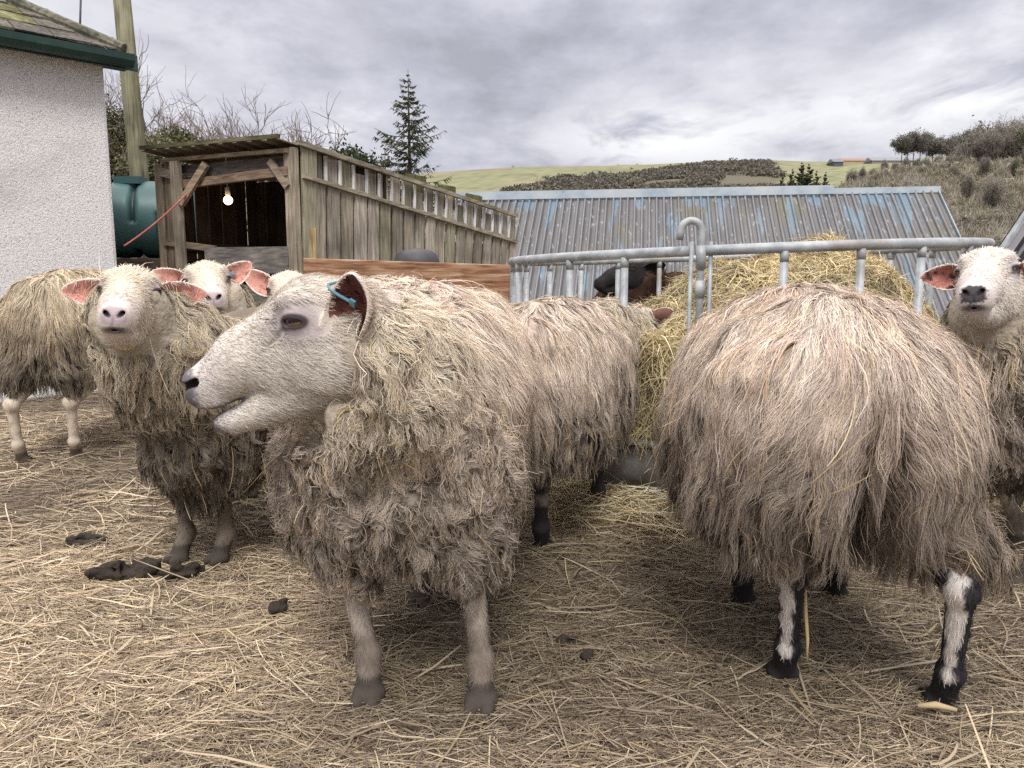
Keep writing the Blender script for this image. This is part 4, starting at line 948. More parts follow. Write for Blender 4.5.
# loose hay on the ground round the ring
n3 = 5200; aa = a_of(640) + rng.standard_normal(n3) * .55; rr3 = RR + .02 + np.abs(rng.standard_normal(n3)) * .22; xy = np.stack([RC[0] + rr3 * np.sin(aa), RC[1] - rr3 * np.cos(aa)], 1)
Sx = straws(n3, xy, .08, .30, .002, .0045, .07, .22); Kx = np.clip(Sx[2] * np.array([1.35, 1.35, 1.2]), 0, .7)
tag(link("spilled_hay", np_mesh("spilled_hay", Sx[0], Sx[1], Kx), M_straw), kind="stuff")

# ------------------------------------------------------------------ leaning dark sheet on the right
A_ = atY(984, 272, 5.2); B_ = atY(1110, 85, 5.2); dS = unit(B_ - A_); pS = np.array([0, 0, -1.]); oS = A_ * np.array([1, 1, 0])
ramp = empty("sheet_metal_ramp", oS, "dark steel sheet ramp with a pale edge rising at the right", "ramp")
mb = MB(); mb.add(np.array([A_, B_, B_ + pS * (A_[2]), A_ + pS * A_[2]]) - oS, [(0, 1, 2, 3)], (.03, .028, .034)); mb.add(np.array([A_, B_, B_ + pS * A_[2], A_ + pS * A_[2]]) - oS + (0, .03, 0), [(3, 2, 1, 0)], (.03, .028, .034)); mb.build("sheet", mat_attr("dark_steel", rough=.45, spec=.5), ramp)
mb = MB(); mb.bar(A_ - oS - (0, .03, 0), B_ - oS - (0, .03, 0), .022, .05, col=(.50, .50, .52)); mb.build("edge_strip", M_galv, ramp)
for k, (off, w_, c) in enumerate(((.10, .055, (.30, .30, .33)), (.24, .02, (.20, .2, .22)), (.42, .03, (.16, .16, .18)), (.6, .02, (.2, .2, .22)))):
    mb = MB(); mb.bar(A_ - oS + pS * off - (0, .012, 0), B_ - oS + pS * off - (0, .012, 0), w_, .015, col=c); mb.build("rib", mat_attr("dark_steel"), ramp)
mb = MB(); mb.box(B_ - oS + (0, .08, -B_[2] / 2), (.08, .06, B_[2]), None, (.1, .1, .1)); mb.build("prop", mat_attr("dark_steel"), ramp)

# ------------------------------------------------------------------ low barn with a flaking blue roof
Rl = at(455, 199, 15.4); Rr = at(936, 190.5, 14.0); rd = unit(Rr - Rl); RL = np.linalg.norm(Rr - Rl); fd = unit(np.array([-.16, -1, -.80])); bo = (Rl * np.array([1, 1, 0]))
barn = empty("barn", bo, "low barn with rusty box profile roof and flaking blue paint", "barn")
npf = 66; nu_, nv_ = npf * 12 + 1, 70; U, Vv = np.meshgrid(np.linspace(0, RL, nu_), np.linspace(0, 4.3, nv_), indexing='ij'); ph_ = (U / RL * npf) % 1.0
rib = sstep(.0, .12, ph_) * sstep(.42, .30, ph_); nor = unit(np.cross(rd, fd)); nor = nor if nor[2] > 0 else -nor
P = Rl + U[..., None] * rd + Vv[..., None] * fd + nor * (rib * .05)[..., None]; P = P + nor * ((fbm(np.stack([U, Vv, 0 * U], -1), .8, 15) - .5) * .05)[..., None]
P[..., 2] -= .03 * (Vv > 2.25)
q = np.stack([U, Vv * .5, 0 * U], -1); n1_ = fbm(q, 3.5, 2); n2_ = fbm(q * np.array([2, .5, 1]), 5, 6); rowid = np.floor(U / RL * npf); rj_ = rng.random(npf + 2)[rowid.astype(int)]
c = mixc((.12, .115, .118), (.215, .215, .22), n1_); edge = sstep(.0, .10, ph_) * sstep(.30, .14, ph_); c = mixc(c, (.36, .39, .43), edge * (.4 + .5 * n2_)); c = c * (1 - .5 * sstep(.42, .5, ph_) * sstep(.62, .52, ph_))[..., None]; c = mixc(c, (.19, .18, .12), sstep(.55, .68, fbm(q, 1.6, 12)) * sstep(3.2, .5, Vv) * .5)  # highlight painted along each rib edge, shade painted in the groove beside it
blue = sstep(.50, .56, n2_ + (rj_ - .5) * .16 - .035 - .075 * Vv + .06 * sstep(6.2, 8.5, U) * (Vv < 1.0)); c = mixc(c, mixc((.14, .25, .35), (.27, .37, .45), n1_), blue * .65)
c = mixc(c, (.55, .60, .62), sstep(.70, .76, fbm(q, 22, 44)) * .5)
i_, j_ = np.meshgrid(np.arange(nu_ - 1), np.arange(nv_ - 1), indexing='ij'); b = (i_ * nv_ + j_).ravel(); Q = np.stack([b, b + 1, b + nv_ + 1, b + nv_], 1)
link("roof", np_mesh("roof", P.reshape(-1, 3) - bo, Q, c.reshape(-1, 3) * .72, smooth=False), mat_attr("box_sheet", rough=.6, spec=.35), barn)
bk = np.array([-fd[0], -fd[1], fd[2]]); mb = MB(); mb.add(np.array([Rl, Rr, Rr + bk * 4.3, Rl + bk * 4.3]) - bo - (0, 0, .01), [(0, 1, 2, 3)], (.2, .2, .2)); mb.build("rear_roof", mat_attr("box_sheet"), barn)
M_cap = mat_noise("ridge_flashing", [(.3, (.17, .23, .28)), (.5, (.28, .33, .37)), (.7, (.36, .38, .39))], scale=2.5, rough=.55, bump=.1)
sm_ = .80
mb = MB(); mb.bar(Rl - bo + nor * .09 + fd * .05, Rl - bo + rd * RL * sm_ + nor * .09 + fd * .05, .17, .02, up=(0, .3, 1)); mb.build("ridge_cap", M_cap, barn)
mb = MB(); mb.bar(Rl - bo + rd * (RL * sm_ - .05) + nor * .055 + fd * .05, Rr - bo + nor * .055 + fd * .05 + rd * .05, .12, .015, up=(0, .3, 1)); mb.build("ridge_cap", M_cap, barn)
mb = MB(); mb.bar(Rr - bo + rd * .02 + nor * .02, Rr - bo + fd * 4.3 + rd * .02 + nor * .02, .07, .02, up=tuple(nor)); mb.build("verge_flashing", M_cap, barn)
M_stone = mat_noise("old_stone", [(.3, (.12, .11, .10)), (.6, (.24, .22, .2))], scale=5, rough=.95, bump=.6)
Fl_, Fr_ = Rl + fd * 4.1, Rr + fd * 4.1; Bl_, Br_ = Rl + bk * 4.1, Rr + bk * 4.1; dn = lambda p: p * np.array([1, 1, 0]) - (0, 0, 3.0)
ze = min(Fl_[2], Fr_[2]) - .05; flat = lambda p, z: np.array([p[0], p[1], z])
mb = MB(); i8 = [flat(Fl_, -3), flat(Fr_, -3), flat(Br_, -3), flat(Bl_, -3), flat(Fl_, ze), flat(Fr_, ze), flat(Br_, ze), flat(Bl_, ze), Rl - (0, 0, .1), Rr - (0, 0, .1)]
mb.add(np.array(i8) - bo, [(0, 1, 5, 4), (1, 2, 6, 9, 5), (2, 3, 7, 6), (3, 0, 4, 8, 7)]); mb.build("wall", M_stone, barn)

# ------------------------------------------------------------------ dung and bits on the ground
M_dung = mat_noise("dung", [(.3, (.020, .015, .012)), (.7, (.065, .05, .038))], scale=20, rough=.75, spec=.35, bump=.8, bscale=70, bdist=.012)
def dung(px, py, r, asp, rot, label):
    p = gnd(px, py); ca, sa = cos(rot), sin(rot); A = np.array([[ca, sa, 0], [-sa, ca, 0], [0, 0, 1]]); off = rng.random(3) * 20
    def f(q):
        d = s_ell(q, (0, 0, .0), (r, r * asp, r * .2), A)
        for k in range(4): u = (k - 1.5) * r * .45; d = smin(d, s_ell(q, (ca * u, sa * u, .01 + r * .12 * (k % 2)), (r * .3, r * .27, r * .15)), .012)
        return d - (fbm(q + off, 34, 3, 4) - .5) * min(.05, r * .7)
    V, Q = isomesh(f, (-r * 1.5, -r * 1.5, -.03), (r * 1.5, r * 1.5, r * .9), .004)
    o = link("dung", np_mesh("dung", V, Q), M_dung); o.location = (p[0], p[1], .0); tag(o, label, "dung", "dung on the straw")
dung(122, 573, .11, .34, .12, "largest dark dung heap, trampled flat in the straw at left")
dung(86, 541, .055, .6, 0, "dung clod just behind the largest heap")
dung(180, 573, .06, .5, .2, "flattened dung patch beside the muddy front feet of the cream ewe")
dung(279, 607, .030, .7, 1, "small black dung lump between the dung heap and the front ewe")
dung(568, 642, .026, .8, 0, "small dung lump on the straw midway between the two biggest ewes")
dung(587, 657, .017, .8, .5, "tiniest dung pellet on the open straw")
t0 = at(806, 588, 1.60); t1 = at(807, 661, 1.60)
o = MB().tube([t1 - t1, (t0 - t1) * .3 + (.002, 0, 0), (t0 - t1) * .65 + (-.001, 0, 0), t0 - t1 + (0, .02, .05)], [.002, .0035, .004, .003], 8, (.47, .36, .20)).build("reed_stalk", M_straw, None, tuple(t1), smooth=True, local=True)
tag(o, "thick yellow stalk hanging from the wool between the pied legs", "stalk")
c0 = gnd(935, 717); o = MB().tube([(-.035, .004, .022), (0, 0, .026), (.037, -.008, .020)], [.004, .0075, .004], 8, (.50, .40, .24)).build("straw_chip", M_straw, None, tuple(c0), smooth=True, local=True)
tag(o, "short pale stalk lying across the ewe's black hind foot", "stalk")
# ------------------------------------------------------------------ hills
def sheet(name, hf, us, ys, colf, mat):
    U, Yv = np.meshgrid(us, ys, indexing='ij'); X = (U - 512) / F * Yv; Z = hf(U, Yv); P = np.stack([X, Yv, Z], -1); n = len(ys)
    i_, j_ = np.meshgrid(np.arange(len(us) - 1), np.arange(n - 1), indexing='ij'); b = (i_ * n + j_).ravel(); Q = np.stack([b, b + n, b + n + 1, b + 1], 1)
    return tag(link(name, np_mesh(name, P.reshape(-1, 3), Q, colf(P).reshape(-1, 3)), mat), kind="structure")
cu = [-700, 380, 440, 480, 520, 570, 620, 680, 720, 760, 800, 840, 900, 960, 1024, 1300, 2200]; cy = [190, 182, 176, 173.5, 171, 170.5, 170, 167.5, 165.5, 164.5, 166, 166, 163, 158, 154, 150, 160]
def far_z(u, Y):
    e = (275 - np.interp(u, cu, cy)) / F; s = sstep(95, 470, Y) * (1 - .0) ; z = CAMZ + e * np.minimum(Y, 500) * (.10 + .90 * s) - 6 * (1 - s)
    p = np.stack([u * .3, Y * .35, 0 * u], -1); return z + (fbm(p, .06, 4) - .5) * 5 * s * sstep(500, 420, Y) - np.maximum(Y - 500, 0) * .05
def hmax(u): return np.interp(u, [300, 480, 520, 560, 620, 700, 762, 785, 900], [200, 325, 360, 390, 412, 425, 418, 340, 320])
def far_col(P):
    n1 = fbm(P, .011, 3); n2 = fbm(P, .06, 8); n3 = fbm(P, .3, 9); c = mixc((.17, .185, .105), (.235, .235, .145), n1); c = mixc(c, (.22, .19, .13), sstep(.5, .7, n2) * .7); c = c * (.62 + .76 * n3)[..., None]; wl_ = np.abs(((P[..., 1] + .35 * P[..., 0] + (n1 - .5) * 40) / 38) % 1.0 - .5); c = mixc(c, (.10, .095, .075), sstep(.035, .012, wl_) * .7)
    u = P[..., 0] / P[..., 1] * F + 512; hz = sstep(10, -10, P[..., 1] - hmax(u) + (n2 - .5) * 90) * sstep(.30, .42, n2 + .1)
    return mixc(c, (.12, .11, .085), hz * .9)
M_land = mat_attr("land", rough=1, spec=.05)
sheet("hill", far_z, np.linspace(-700, 2200, 420), np.concatenate([np.linspace(60, 480, 110), np.linspace(490, 900, 12)]), far_col, M_land)
bu = [-700, 700, 780, 830, 870, 930, 1024, 1300, 2200]; by = [300, 300, 235, 196, 180, 172, 166, 150, 150]
def bank_z(u, Y):
    e = (275 - np.interp(u, bu, by)) / F; s = sstep(14, 135, Y); z = CAMZ + e * np.minimum(Y, 150) * s - 2.2 * (1 - s) - .8; p = np.stack([u * .1, Y, 0 * u], -1)
    return z + (fbm(p, .12, 14) - .5) * 1.6 * s - np.maximum(Y - 150, 0) * .22
def bank_col(P):
    n = fbm(P, .2, 6); n2 = fbm(P, 1.2, 7); c = mixc((.17, .145, .10), (.23, .195, .135), n); return mixc(c, (.14, .13, .09), n2 * .6)
sheet("wooded_bank", bank_z, np.linspace(640, 2200, 220), np.linspace(14, 230, 130), bank_col, M_land)

# ------------------------------------------------------------------ foliage builders
def leaves(c, rad, n, size, cols, thin=0.0, seed=1, squash=True, asp=(.5, 1.0), up=0):
    """n leaf clusters spread through clumps inside an uneven crown"""
    c = np.asarray(c, float); rad = np.asarray(rad, float); m = max(6, n // 60); cc = unit(rng.standard_normal((m, 3))) * (rng.random((m, 1)) ** .45) * .82
    k = rng.integers(0, m, n); cr_ = .22 + .16 * rng.random(m); q = cc[k] + rng.standard_normal((n, 3)) * cr_[k][:, None] * .55; P = c + q * rad
    d = unit(rng.standard_normal((n, 3)) + np.array([0, 0, up])); T = d * (size * (.6 + .8 * rng.random((n, 1)))); path = np.stack([P - T / 2, P, P + T / 2], 1); cols = np.asarray(cols)
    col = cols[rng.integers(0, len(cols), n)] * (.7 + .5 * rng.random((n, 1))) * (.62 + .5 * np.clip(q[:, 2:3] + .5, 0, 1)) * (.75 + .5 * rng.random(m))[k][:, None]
    return ribbons(path, size * (asp[0] + (asp[1] - asp[0]) * rng.random(n)), unit(rng.standard_normal((n, 3))), np.repeat(col[:, None], 3, 1), np.array([.4, 1, .3]))
def branch_paths(p, d, L, r, lvl, out, spread=.6, up=.15, gnarl=.25):
    n = 5; P = [np.array(p, float)]; dd = np.array(d, float)
    for i in range(n): dd = unit(dd + rng.standard_normal(3) * gnarl * .5 + np.array([0, 0, up * .3])); P.append(P[-1] + dd * L / n)
    out.append((np.array(P), r, lvl))
    if lvl == 0: return
    k = 4 if lvl > 1 else 5
    for i in range(k + int(rng.random() * 2)):
        t = .3 + .7 * rng.random(); j = min(int(t * n), n - 1); nd = unit(dd + rng.standard_normal(3) * spread + np.array([0, 0, up])); branch_paths(P[j] * (1 - t * n + j) + P[j + 1] * (t * n - j) if j < n else P[-1], nd, L * (.5 + .3 * rng.random()), r * .5, lvl - 1, out, spread, up, gnarl)
def bare_mesh(paths, col, lvmax, wmin):
    thick = [q for q in paths if q[2] >= lvmax]; thin = [q for q in paths if q[2] < lvmax]; mb = MB()
    for (P, r, l) in thick: mb.tube(P, np.linspace(r, r * .55, len(P)), 7, col)
    PP = np.array([q[0] for q in thin]); w = np.array([max(q[1] * 2, wmin) for q in thin]); nr = unit(np.tile(np.array([[0, -1., .1]]), (len(PP), 1)) + rng.standard_normal((len(PP), 3)) * .3)
    cc = np.asarray(col) * (.8 + .4 * rng.random((len(PP), 1))); return mb, ribbons(PP, w, nr, np.repeat(cc[:, None], 6, 1), np.linspace(1, .5, 6))
def bare_tree(px, Y, H_, label, lean=0, col=(.19, .155, .145), group="bare trees behind the shed", lv=4):
    x = (px - 512) / F * (Y * cos(PITCH) + .12); root = empty("bare_tree", (x, Y, 0), label, "tree", group); out = []
    p0 = np.array([0, 0, 0.]); p1 = np.array([lean, 0, H_ * .42]); tr = [(np.linspace(p0, p1, 6) + rng.standard_normal((6, 3)) * .03, .11, 9)]
    for k in range(8): branch_paths(p1 * (.75 + .25 * rng.random()), unit(np.array([rng.standard_normal() * .75, rng.standard_normal() * .6, .9])), H_ * .30 * (.8 + .4 * rng.random()), .055, lv - 1, out, .62, .22, .35)
    mb = MB(); [mb.tube(P, np.linspace(r, r * .7, 6), 9, col) for (P, r, l) in tr]; mb.build("trunk", M_leaf, root, smooth=True)
    mb, rb = bare_mesh(out, col, lv - 1, .02); me = rb; V = np.concatenate(mb.V); Fq = np.array([f for f in mb.F if len(f) == 4]); K = np.concatenate(mb.K); V2, Q2, K2 = merge([(V, Fq, K), rb])
    link("crown", np_mesh("crown", V2, Q2, K2), M_leaf, root)
for (px, Y, H_, lean, lab) in ((168, 25, 6.8, .2, "gnarled leafless tree with reddish twigs just right of the pole"), (212, 27, 6.9, -.1, "leafless apple-like tree with spreading red brown branches over the shed roof"),
                               (243, 30, 6.8, .1, "low bushy leafless tree in the middle above the shed roof"), (280, 26, 7.3, .5, "tallest leafless tree with upswept twigs above the shed's right corner"),
                               (128, 28, 7.4, -.2, "leafless tree half hidden behind the pole and house")):
    bare_tree(px, Y, H_, lab, lean)
def leafy(name, px, pyc, Y, rad, n, size, cols, label, group=None, cat="tree", trunk=True):
    c = atY(px, pyc, Y); root = empty(name, (c[0], Y, 0), label, cat, group); mb = MB(); mb.tube([(0, 0, 0), (.05, 0, c[2] * .5), (0, 0, c[2] + rad[2] * .3)], [.14, .11, .05], 8, (.10, .085, .07)); mb.build("trunk", M_leaf, root, smooth=True)
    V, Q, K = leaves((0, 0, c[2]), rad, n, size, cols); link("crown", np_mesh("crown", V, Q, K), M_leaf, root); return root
OL = [(.075, .085, .035), (.10, .105, .045), (.055, .065, .03), (.12, .115, .06)]
leafy("evergreen_tree", 178, 160, 22, (.95, .9, .85), 9000, .075, OL, "olive green bushy tree behind the oil tank")
leafy("evergreen_tree", 118, 150, 24, (.8, .8, 1.5), 7000, .075, OL, "dark ivy clad tree between the house and the pole")
leafy("evergreen_tree", 150, 176, 20, (.9, .9, 1.1), 8000, .07, [(.15, .15, .085), (.19, .18, .11), (.12, .125, .07)], "greyish green bush showing under the leafless trees")
DK = [(.045, .06, .032), (.06, .075, .038), (.035, .045, .025), (.08, .095, .05)]
leafy("evergreen_tree", 352, 176, 38, (1.9, 1.5, 1.5), 9000, .13, DK, "rounded dark evergreen showing over the slatted shed side")
def spruce_mesh(H_, wid, seed, dens=1.0, ws=1.0):
    S_ = []; nw = int(34 * dens); PP = []; W = []
    for i in range(nw):
        t = i / (nw - 1); z = H_ * (.10 + .88 * t) + rng.standard_normal() * .05; R_ = wid * (1 - t) ** .62 * (.55 + .6 * rng.random()) + .08; kk = 7 if t < .9 else 4
        for k in range(kk):
            a = rng.random() * 2 * pi; Rk = R_ * (.55 + .55 * rng.random()); d = np.array([cos(a), sin(a), 0]); s = np.linspace(0, 1, 6)[:, None]
            br = np.array([0, 0, z]) + d * s * Rk + np.array([0, 0, 1.]) * (-.5 * Rk * s + .42 * Rk * s ** 2.2 + (.35 * t) * Rk * s); PP.append(br); W.append(.05)
            m = int((10 + 26 * Rk / wid) * dens)
            for q in range(m):
                u = .15 + .85 * rng.random(); j = min(int(u * 5), 4); o = br[j] * (1 - (u * 5 - j)) + br[j + 1] * (u * 5 - j); sd = np.cross(d, (0, 0, 1)) * (1 if rng.random() < .5 else -1)
                L_ = (.10 + .22 * Rk) * (.5 + .7 * rng.random()) * (1.1 - .6 * u); dv = unit(sd * .8 + d * .55 + np.array([0, 0, -.45 - .5 * rng.random()])); PP.append(o + dv * np.linspace(0, 1, 6)[:, None] * L_); W.append(ws * (.03 + .04 * rng.random()))
    PP = np.array(PP); W = np.array(W); n = len(PP); c = np.array(DK)[rng.integers(0, 4, n)] * (.7 + .6 * rng.random((n, 1))); brn = rng.random(n) < .22; c[brn] = np.array((.11, .085, .06))
    return ribbons(PP, W, unit(rng.standard_normal((n, 3))), np.repeat(c[:, None], 6, 1), np.array([1, .9, .9, .8, .6, .3]))
def spruce_proto(H_, wid, dens, nm, ws=1.0):
    V, Q, K = spruce_mesh(H_, wid, 1, dens, ws); me = np_mesh("needles", V, Q, K); me.materials.append(M_leaf); mb = MB(); mb.tube([(0, 0, 0), (0, 0, H_ * .5), (0, 0, H_)], [H_ * .016, H_ * .010, .01], 7, (.12, .095, .08))
    o = mb.build("trunk_", M_leaf); tm = o.data; bpy.data.objects.remove(o); return me, tm
def place_tree(meshes, name, loc, label, group=None, scale=1, rot=0):
    r = empty(name, loc, label, "tree", group); r.scale = (scale,) * 3 if np.isscalar(scale) else scale; r.rotation_euler = (0, 0, rot)
    for nm, me in zip(("crown", "trunk"), meshes): o = bpy.data.objects.new(nm, me); C.objects.link(o); o.parent = r
    return r
def X_of(px, Y): return (px - 512) / F * (Y * cos(PITCH) + .12)
sp1 = spruce_proto(11.0, 3.1, 1.1, "a"); place_tree(sp1, "spruce_tree", (X_of(412, 40), 40, 0), "tall thin spruce with sparse drooping branches against the sky")
sp3 = spruce_proto(18, 3.8, 2.0, "c", 4.5); sp2 = spruce_proto(7.6, 1.5, .9, "b"); place_tree(sp2, "spruce_tree", (X_of(388, 42), 42, 0), "shorter spruce leaning into the left of the tall one")
place_tree(sp2, "spruce_tree", (X_of(436, 46), 46, 0), "low dark spruce at the right foot of the tall one", None, (1.0, 1.0, .80), 1.9)
place_tree(sp2, "spruce_tree", (X_of(309, 45), 45, 0), "lone spruce tip just above the shed roof corner", None, (.55, .55, 1.10), .7)
# small dark conifers beyond the barn
for k, (px, py, s_) in enumerate(((778, 176, .75), (787, 170, .9), (796, 163.5, 1.15), (803, 165, 1.1), (811, 172, .85), (820, 173, .8), (836, 182, .55))):
    Y = 150 + 4 * (k % 3); z = far_z(np.array(float(px)), np.array(float(Y))); top_ = atY(px, py - 2.5, Y)[2]
    labs = ["leftmost small", "second", "tallest", "fourth", "fifth", "sixth", "smallest, most distant looking"]
    place_tree(sp3, "conifer_tree", (X_of(px, Y), Y, float(z) - 1), labs[k] + " dark conifer of the clump beyond the barn ridge", "conifer clump beyond the barn", (s_ * 1.1, s_ * 1.1, (top_ - z + 1) / 18), k * 1.1)
# scots pines along the skyline
def crown_proto(rad, n, size, cols, c=(0, 0, 0), H_=8.0, tr=.16, limbs=5, colt=(.13, .10, .09), asp=(.5, 1.0), up=0):
    V, Q, K = leaves(c, rad, n, size, cols, asp=asp, up=up); out = []
    for k in range(limbs): branch_paths((0, 0, c[2] - rad[2] * .9), unit(np.array([rng.standard_normal() * .7, rng.standard_normal() * .7, .8])), rad[2] * 1.1, tr * .45, 1, out, .6, .2)
    PP = np.array([q[0] for q in out]); W = np.array([q[1] * 2 for q in out]); rb = ribbons(PP, W, unit(rng.standard_normal((len(PP), 3)) * .3 + np.array([0, -1, 0])), np.tile(np.array(colt), (len(PP), 6, 1)))
    V, Q, K = merge([(V, Q, K), rb]); me = np_mesh("crown", V, Q, K); me.materials.append(M_leaf); mb = MB(); mb.tube([(0, 0, 0), (.1, 0, c[2] * .5), (0, 0, c[2] + rad[2] * .2)], [tr, tr * .8, tr * .4], 7, colt); o = mb.build("t", M_leaf); tm = o.data; bpy.data.objects.remove(o); return me, tm
PN = [(.14, .145, .12), (.16, .16, .135), (.18, .15, .13)]  # pine colours lightened, haze painted into them
pines = [crown_proto((3.8, 3.0, 2.6), 2600, .5, PN, (0, 0, 7.4), asp=(.2, .5), limbs=8), crown_proto((3.2, 3.0, 3.0), 2300, .5, PN, (.4, 0, 6.9), asp=(.2, .5), limbs=8)]
for k, px in enumerate((893, 899, 905, 911, 917, 924, 930, 937, 943, 950, 958)):
    Y = 205 + (k * 37) % 23; zb = CAMZ + (275 - (164 + .0 * k)) / F * Y; top_ = CAMZ + (275 - (141 - 4 * sin(k * .7) - .3 * k)) / F * Y
    place_tree(pines[k % 2], "pine_tree", (X_of(px, Y), Y, zb - 2.5), ["first, leftmost", "second", "third", "fourth", "fifth", "sixth", "seventh", "eighth", "ninth", "tenth", "eleventh"][k] + " pine from the left in the skyline row", "row of pines on the skyline", (.85, .85, (top_ - zb + 2.5) / 10.2), k * 1.7)
BR = [(.23, .21, .185), (.20, .185, .16), (.27, .25, .22), (.2, .19, .15)]  # bank tree colours brightened with aerial haze mixed in
GRN = [(.16, .17, .115), (.19, .19, .135), (.2, .19, .15)]
woods = [crown_proto((2.6, 2.6, 4.6), 5200, 1.0, BR, (0, 0, 6.8), tr=.2, limbs=12, colt=(.2, .18, .15), asp=(.05, .10), up=.8), crown_proto((2.2, 2.2, 3.8), 4200, .45, GRN, (0, 0, 6.2), tr=.2, limbs=9, colt=(.18, .16, .13), asp=(.2, .5)),
         crown_proto((3.2, 3.2, 4.0), 5200, .9, [(.26, .235, .20), (.22, .20, .175)], (0, 0, 5.8), tr=.2, limbs=12, colt=(.22, .2, .17), asp=(.05, .10), up=.5)]
wl = [(846, 171, 150, 2), (856, 172, 146, 0), (866, 170, 152, 2), (877, 169, 148, 0), (888, 171, 140, 2), (898, 166, 150, 0), (908, 170, 144, 1), (918, 168, 150, 2), (928, 168, 152, 0), (940, 166, 150, 2), (952, 162, 150, 2), (958, 146, 170, 2), (964, 134, 165, 0), (975, 130, 168, 1), (986, 128, 166, 0), (995, 125, 160, 2), (1004, 127, 165, 0), (1016, 122, 160, 0), (1030, 120, 160, 2), (962, 156, 152, 0), (970, 148, 148, 1), (968, 137, 140, 0), (980, 131, 138, 2), (990, 136, 145, 1), (999, 130, 140, 0), (1010, 126, 135, 1), (1021, 128, 142, 2), (1036, 124, 140, 0), (975, 158, 118, 2), (945, 176, 112, 2), (930, 172, 140, 2), (1005, 160, 112, 1), (1024, 165, 105, 2), (1015, 152, 125, 0), (960, 178, 96, 0), (915, 168, 145, 2), (985, 180, 90, 2)]
for k, (px, py, Y, m) in enumerate(wl):
    zb = float(bank_z(np.array(float(px)), np.array(float(Y)))) - .3; top_ = atY(px, py - (9 if Y > 158 else 3), Y)[2]; hh = (11.6, 10, 9.8)[m]; s_ = max((top_ - zb) / hh, .35)
    place_tree(woods[m], "woodland_tree", (X_of(px, Y), Y, zb), ("tall bare grey brown", "ivy covered green tinged", "spreading pale twiggy")[m] + " tree on the wooded bank", "trees on the wooded bank", (s_ * .80, s_ * .80, s_), k * 2.3)
# scrub: nobody could count it
n = int(90000 * DENS); Y = 20 + 128 * rng.random(n) ** 1.15; u = 815 + rng.random(n) * 420; m = rng.integers(0, 10 ** 6, n)
nb2 = 1500; bY = 22 + 125 * rng.random(nb2) ** 1.1; bU = 800 + rng.random(nb2) * 420; k = rng.integers(0, nb2, n); Y = bY[k]; u = bU[k]; X = (u - 512) / F * Y + rng.standard_normal(n) * .55; Y = Y + rng.standard_normal(n) * .55; uu = X / Y * F + 512
Z = bank_z(uu, Y); L_ = (.4 + 1.1 * rng.random(n)) * (.6 + .7 * rng.random(nb2)[k]); d = unit(np.stack([rng.standard_normal(n) * .5, rng.standard_normal(n) * .4, np.ones(n)], -1)); t = np.linspace(0, 1, 4)[None, :, None]
P = np.stack([X, Y, Z], -1)[:, None] + d[:, None] * t * L_[:, None, None] + rng.standard_normal((n, 1, 3)) * .22 * t ** 2; pal = np.array([(.29, .255, .20), (.25, .225, .175), (.33, .29, .215), (.23, .22, .16), (.32, .30, .255)]); c = pal[rng.integers(0, 5, nb2)][k] * (.65 + .6 * rng.random((n, 1)))
S = [ribbons(P, 0.02 + .0006 * Y, unit(rng.standard_normal((n, 3)) * .4 + np.array([0, -1, 0])), np.repeat(c[:, None], 4, 1), np.array([.6, 1, .9, .4]))]
for q in range(420):
    b = rng.integers(0, nb2); yy = bY[b]; zb = float(bank_z(np.array(bU[b]), np.array(yy))); S.append(leaves(((bU[b] - 512) / F * yy, yy, zb + .9), (1.4, 1.4, 1.2), 160, .5 + .003 * yy, pal[rng.integers(0, 5, 2)], asp=(.06, .12), up=.6))
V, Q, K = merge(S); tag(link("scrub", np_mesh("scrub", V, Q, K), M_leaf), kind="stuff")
# gorse and heather patches on the far hill
n = 26000; Y = 330 + 112 * rng.random(n); u = 470 + 400 * rng.random(n); cl = fbm(np.stack([u * .12, Y * .5, 0 * u], -1), .12, 31); keep = (cl > .40) & (Y < hmax(u) + (fbm(np.stack([u * .12, Y * .5, 0 * u], -1), .5, 37) - .5) * 70); Y, u = Y[keep], u[keep]; n = len(Y); X = (u - 512) / F * Y; Z = far_z(u, Y)
S = []; kk = 5; P0 = np.repeat(np.stack([X, Y, Z + .8], -1), kk, 0) + rng.standard_normal((n * kk, 3)) * np.array([1.6, 1.5, .4]); d = unit(rng.standard_normal((n * kk, 3)) + np.array([0, 0, .4])) * 1.3; col = np.array([(.145, .135, .105), (.165, .145, .12), (.13, .125, .10)])[rng.integers(0, 3, n * kk)] * (.7 + .6 * rng.random((n * kk, 1)))  # heather colours lightened to carry the distance haze
V, Q, K = ribbons(np.stack([P0 - d / 2, P0, P0 + d / 2], 1), np.full(n * kk, .8), unit(rng.standard_normal((n * kk, 3)) + np.array([0, -.8, .3])), np.repeat(col[:, None], 3, 1), np.array([.5, 1, .4])); tag(link("heather", np_mesh("heather", V, Q, K), M_leaf), kind="stuff")
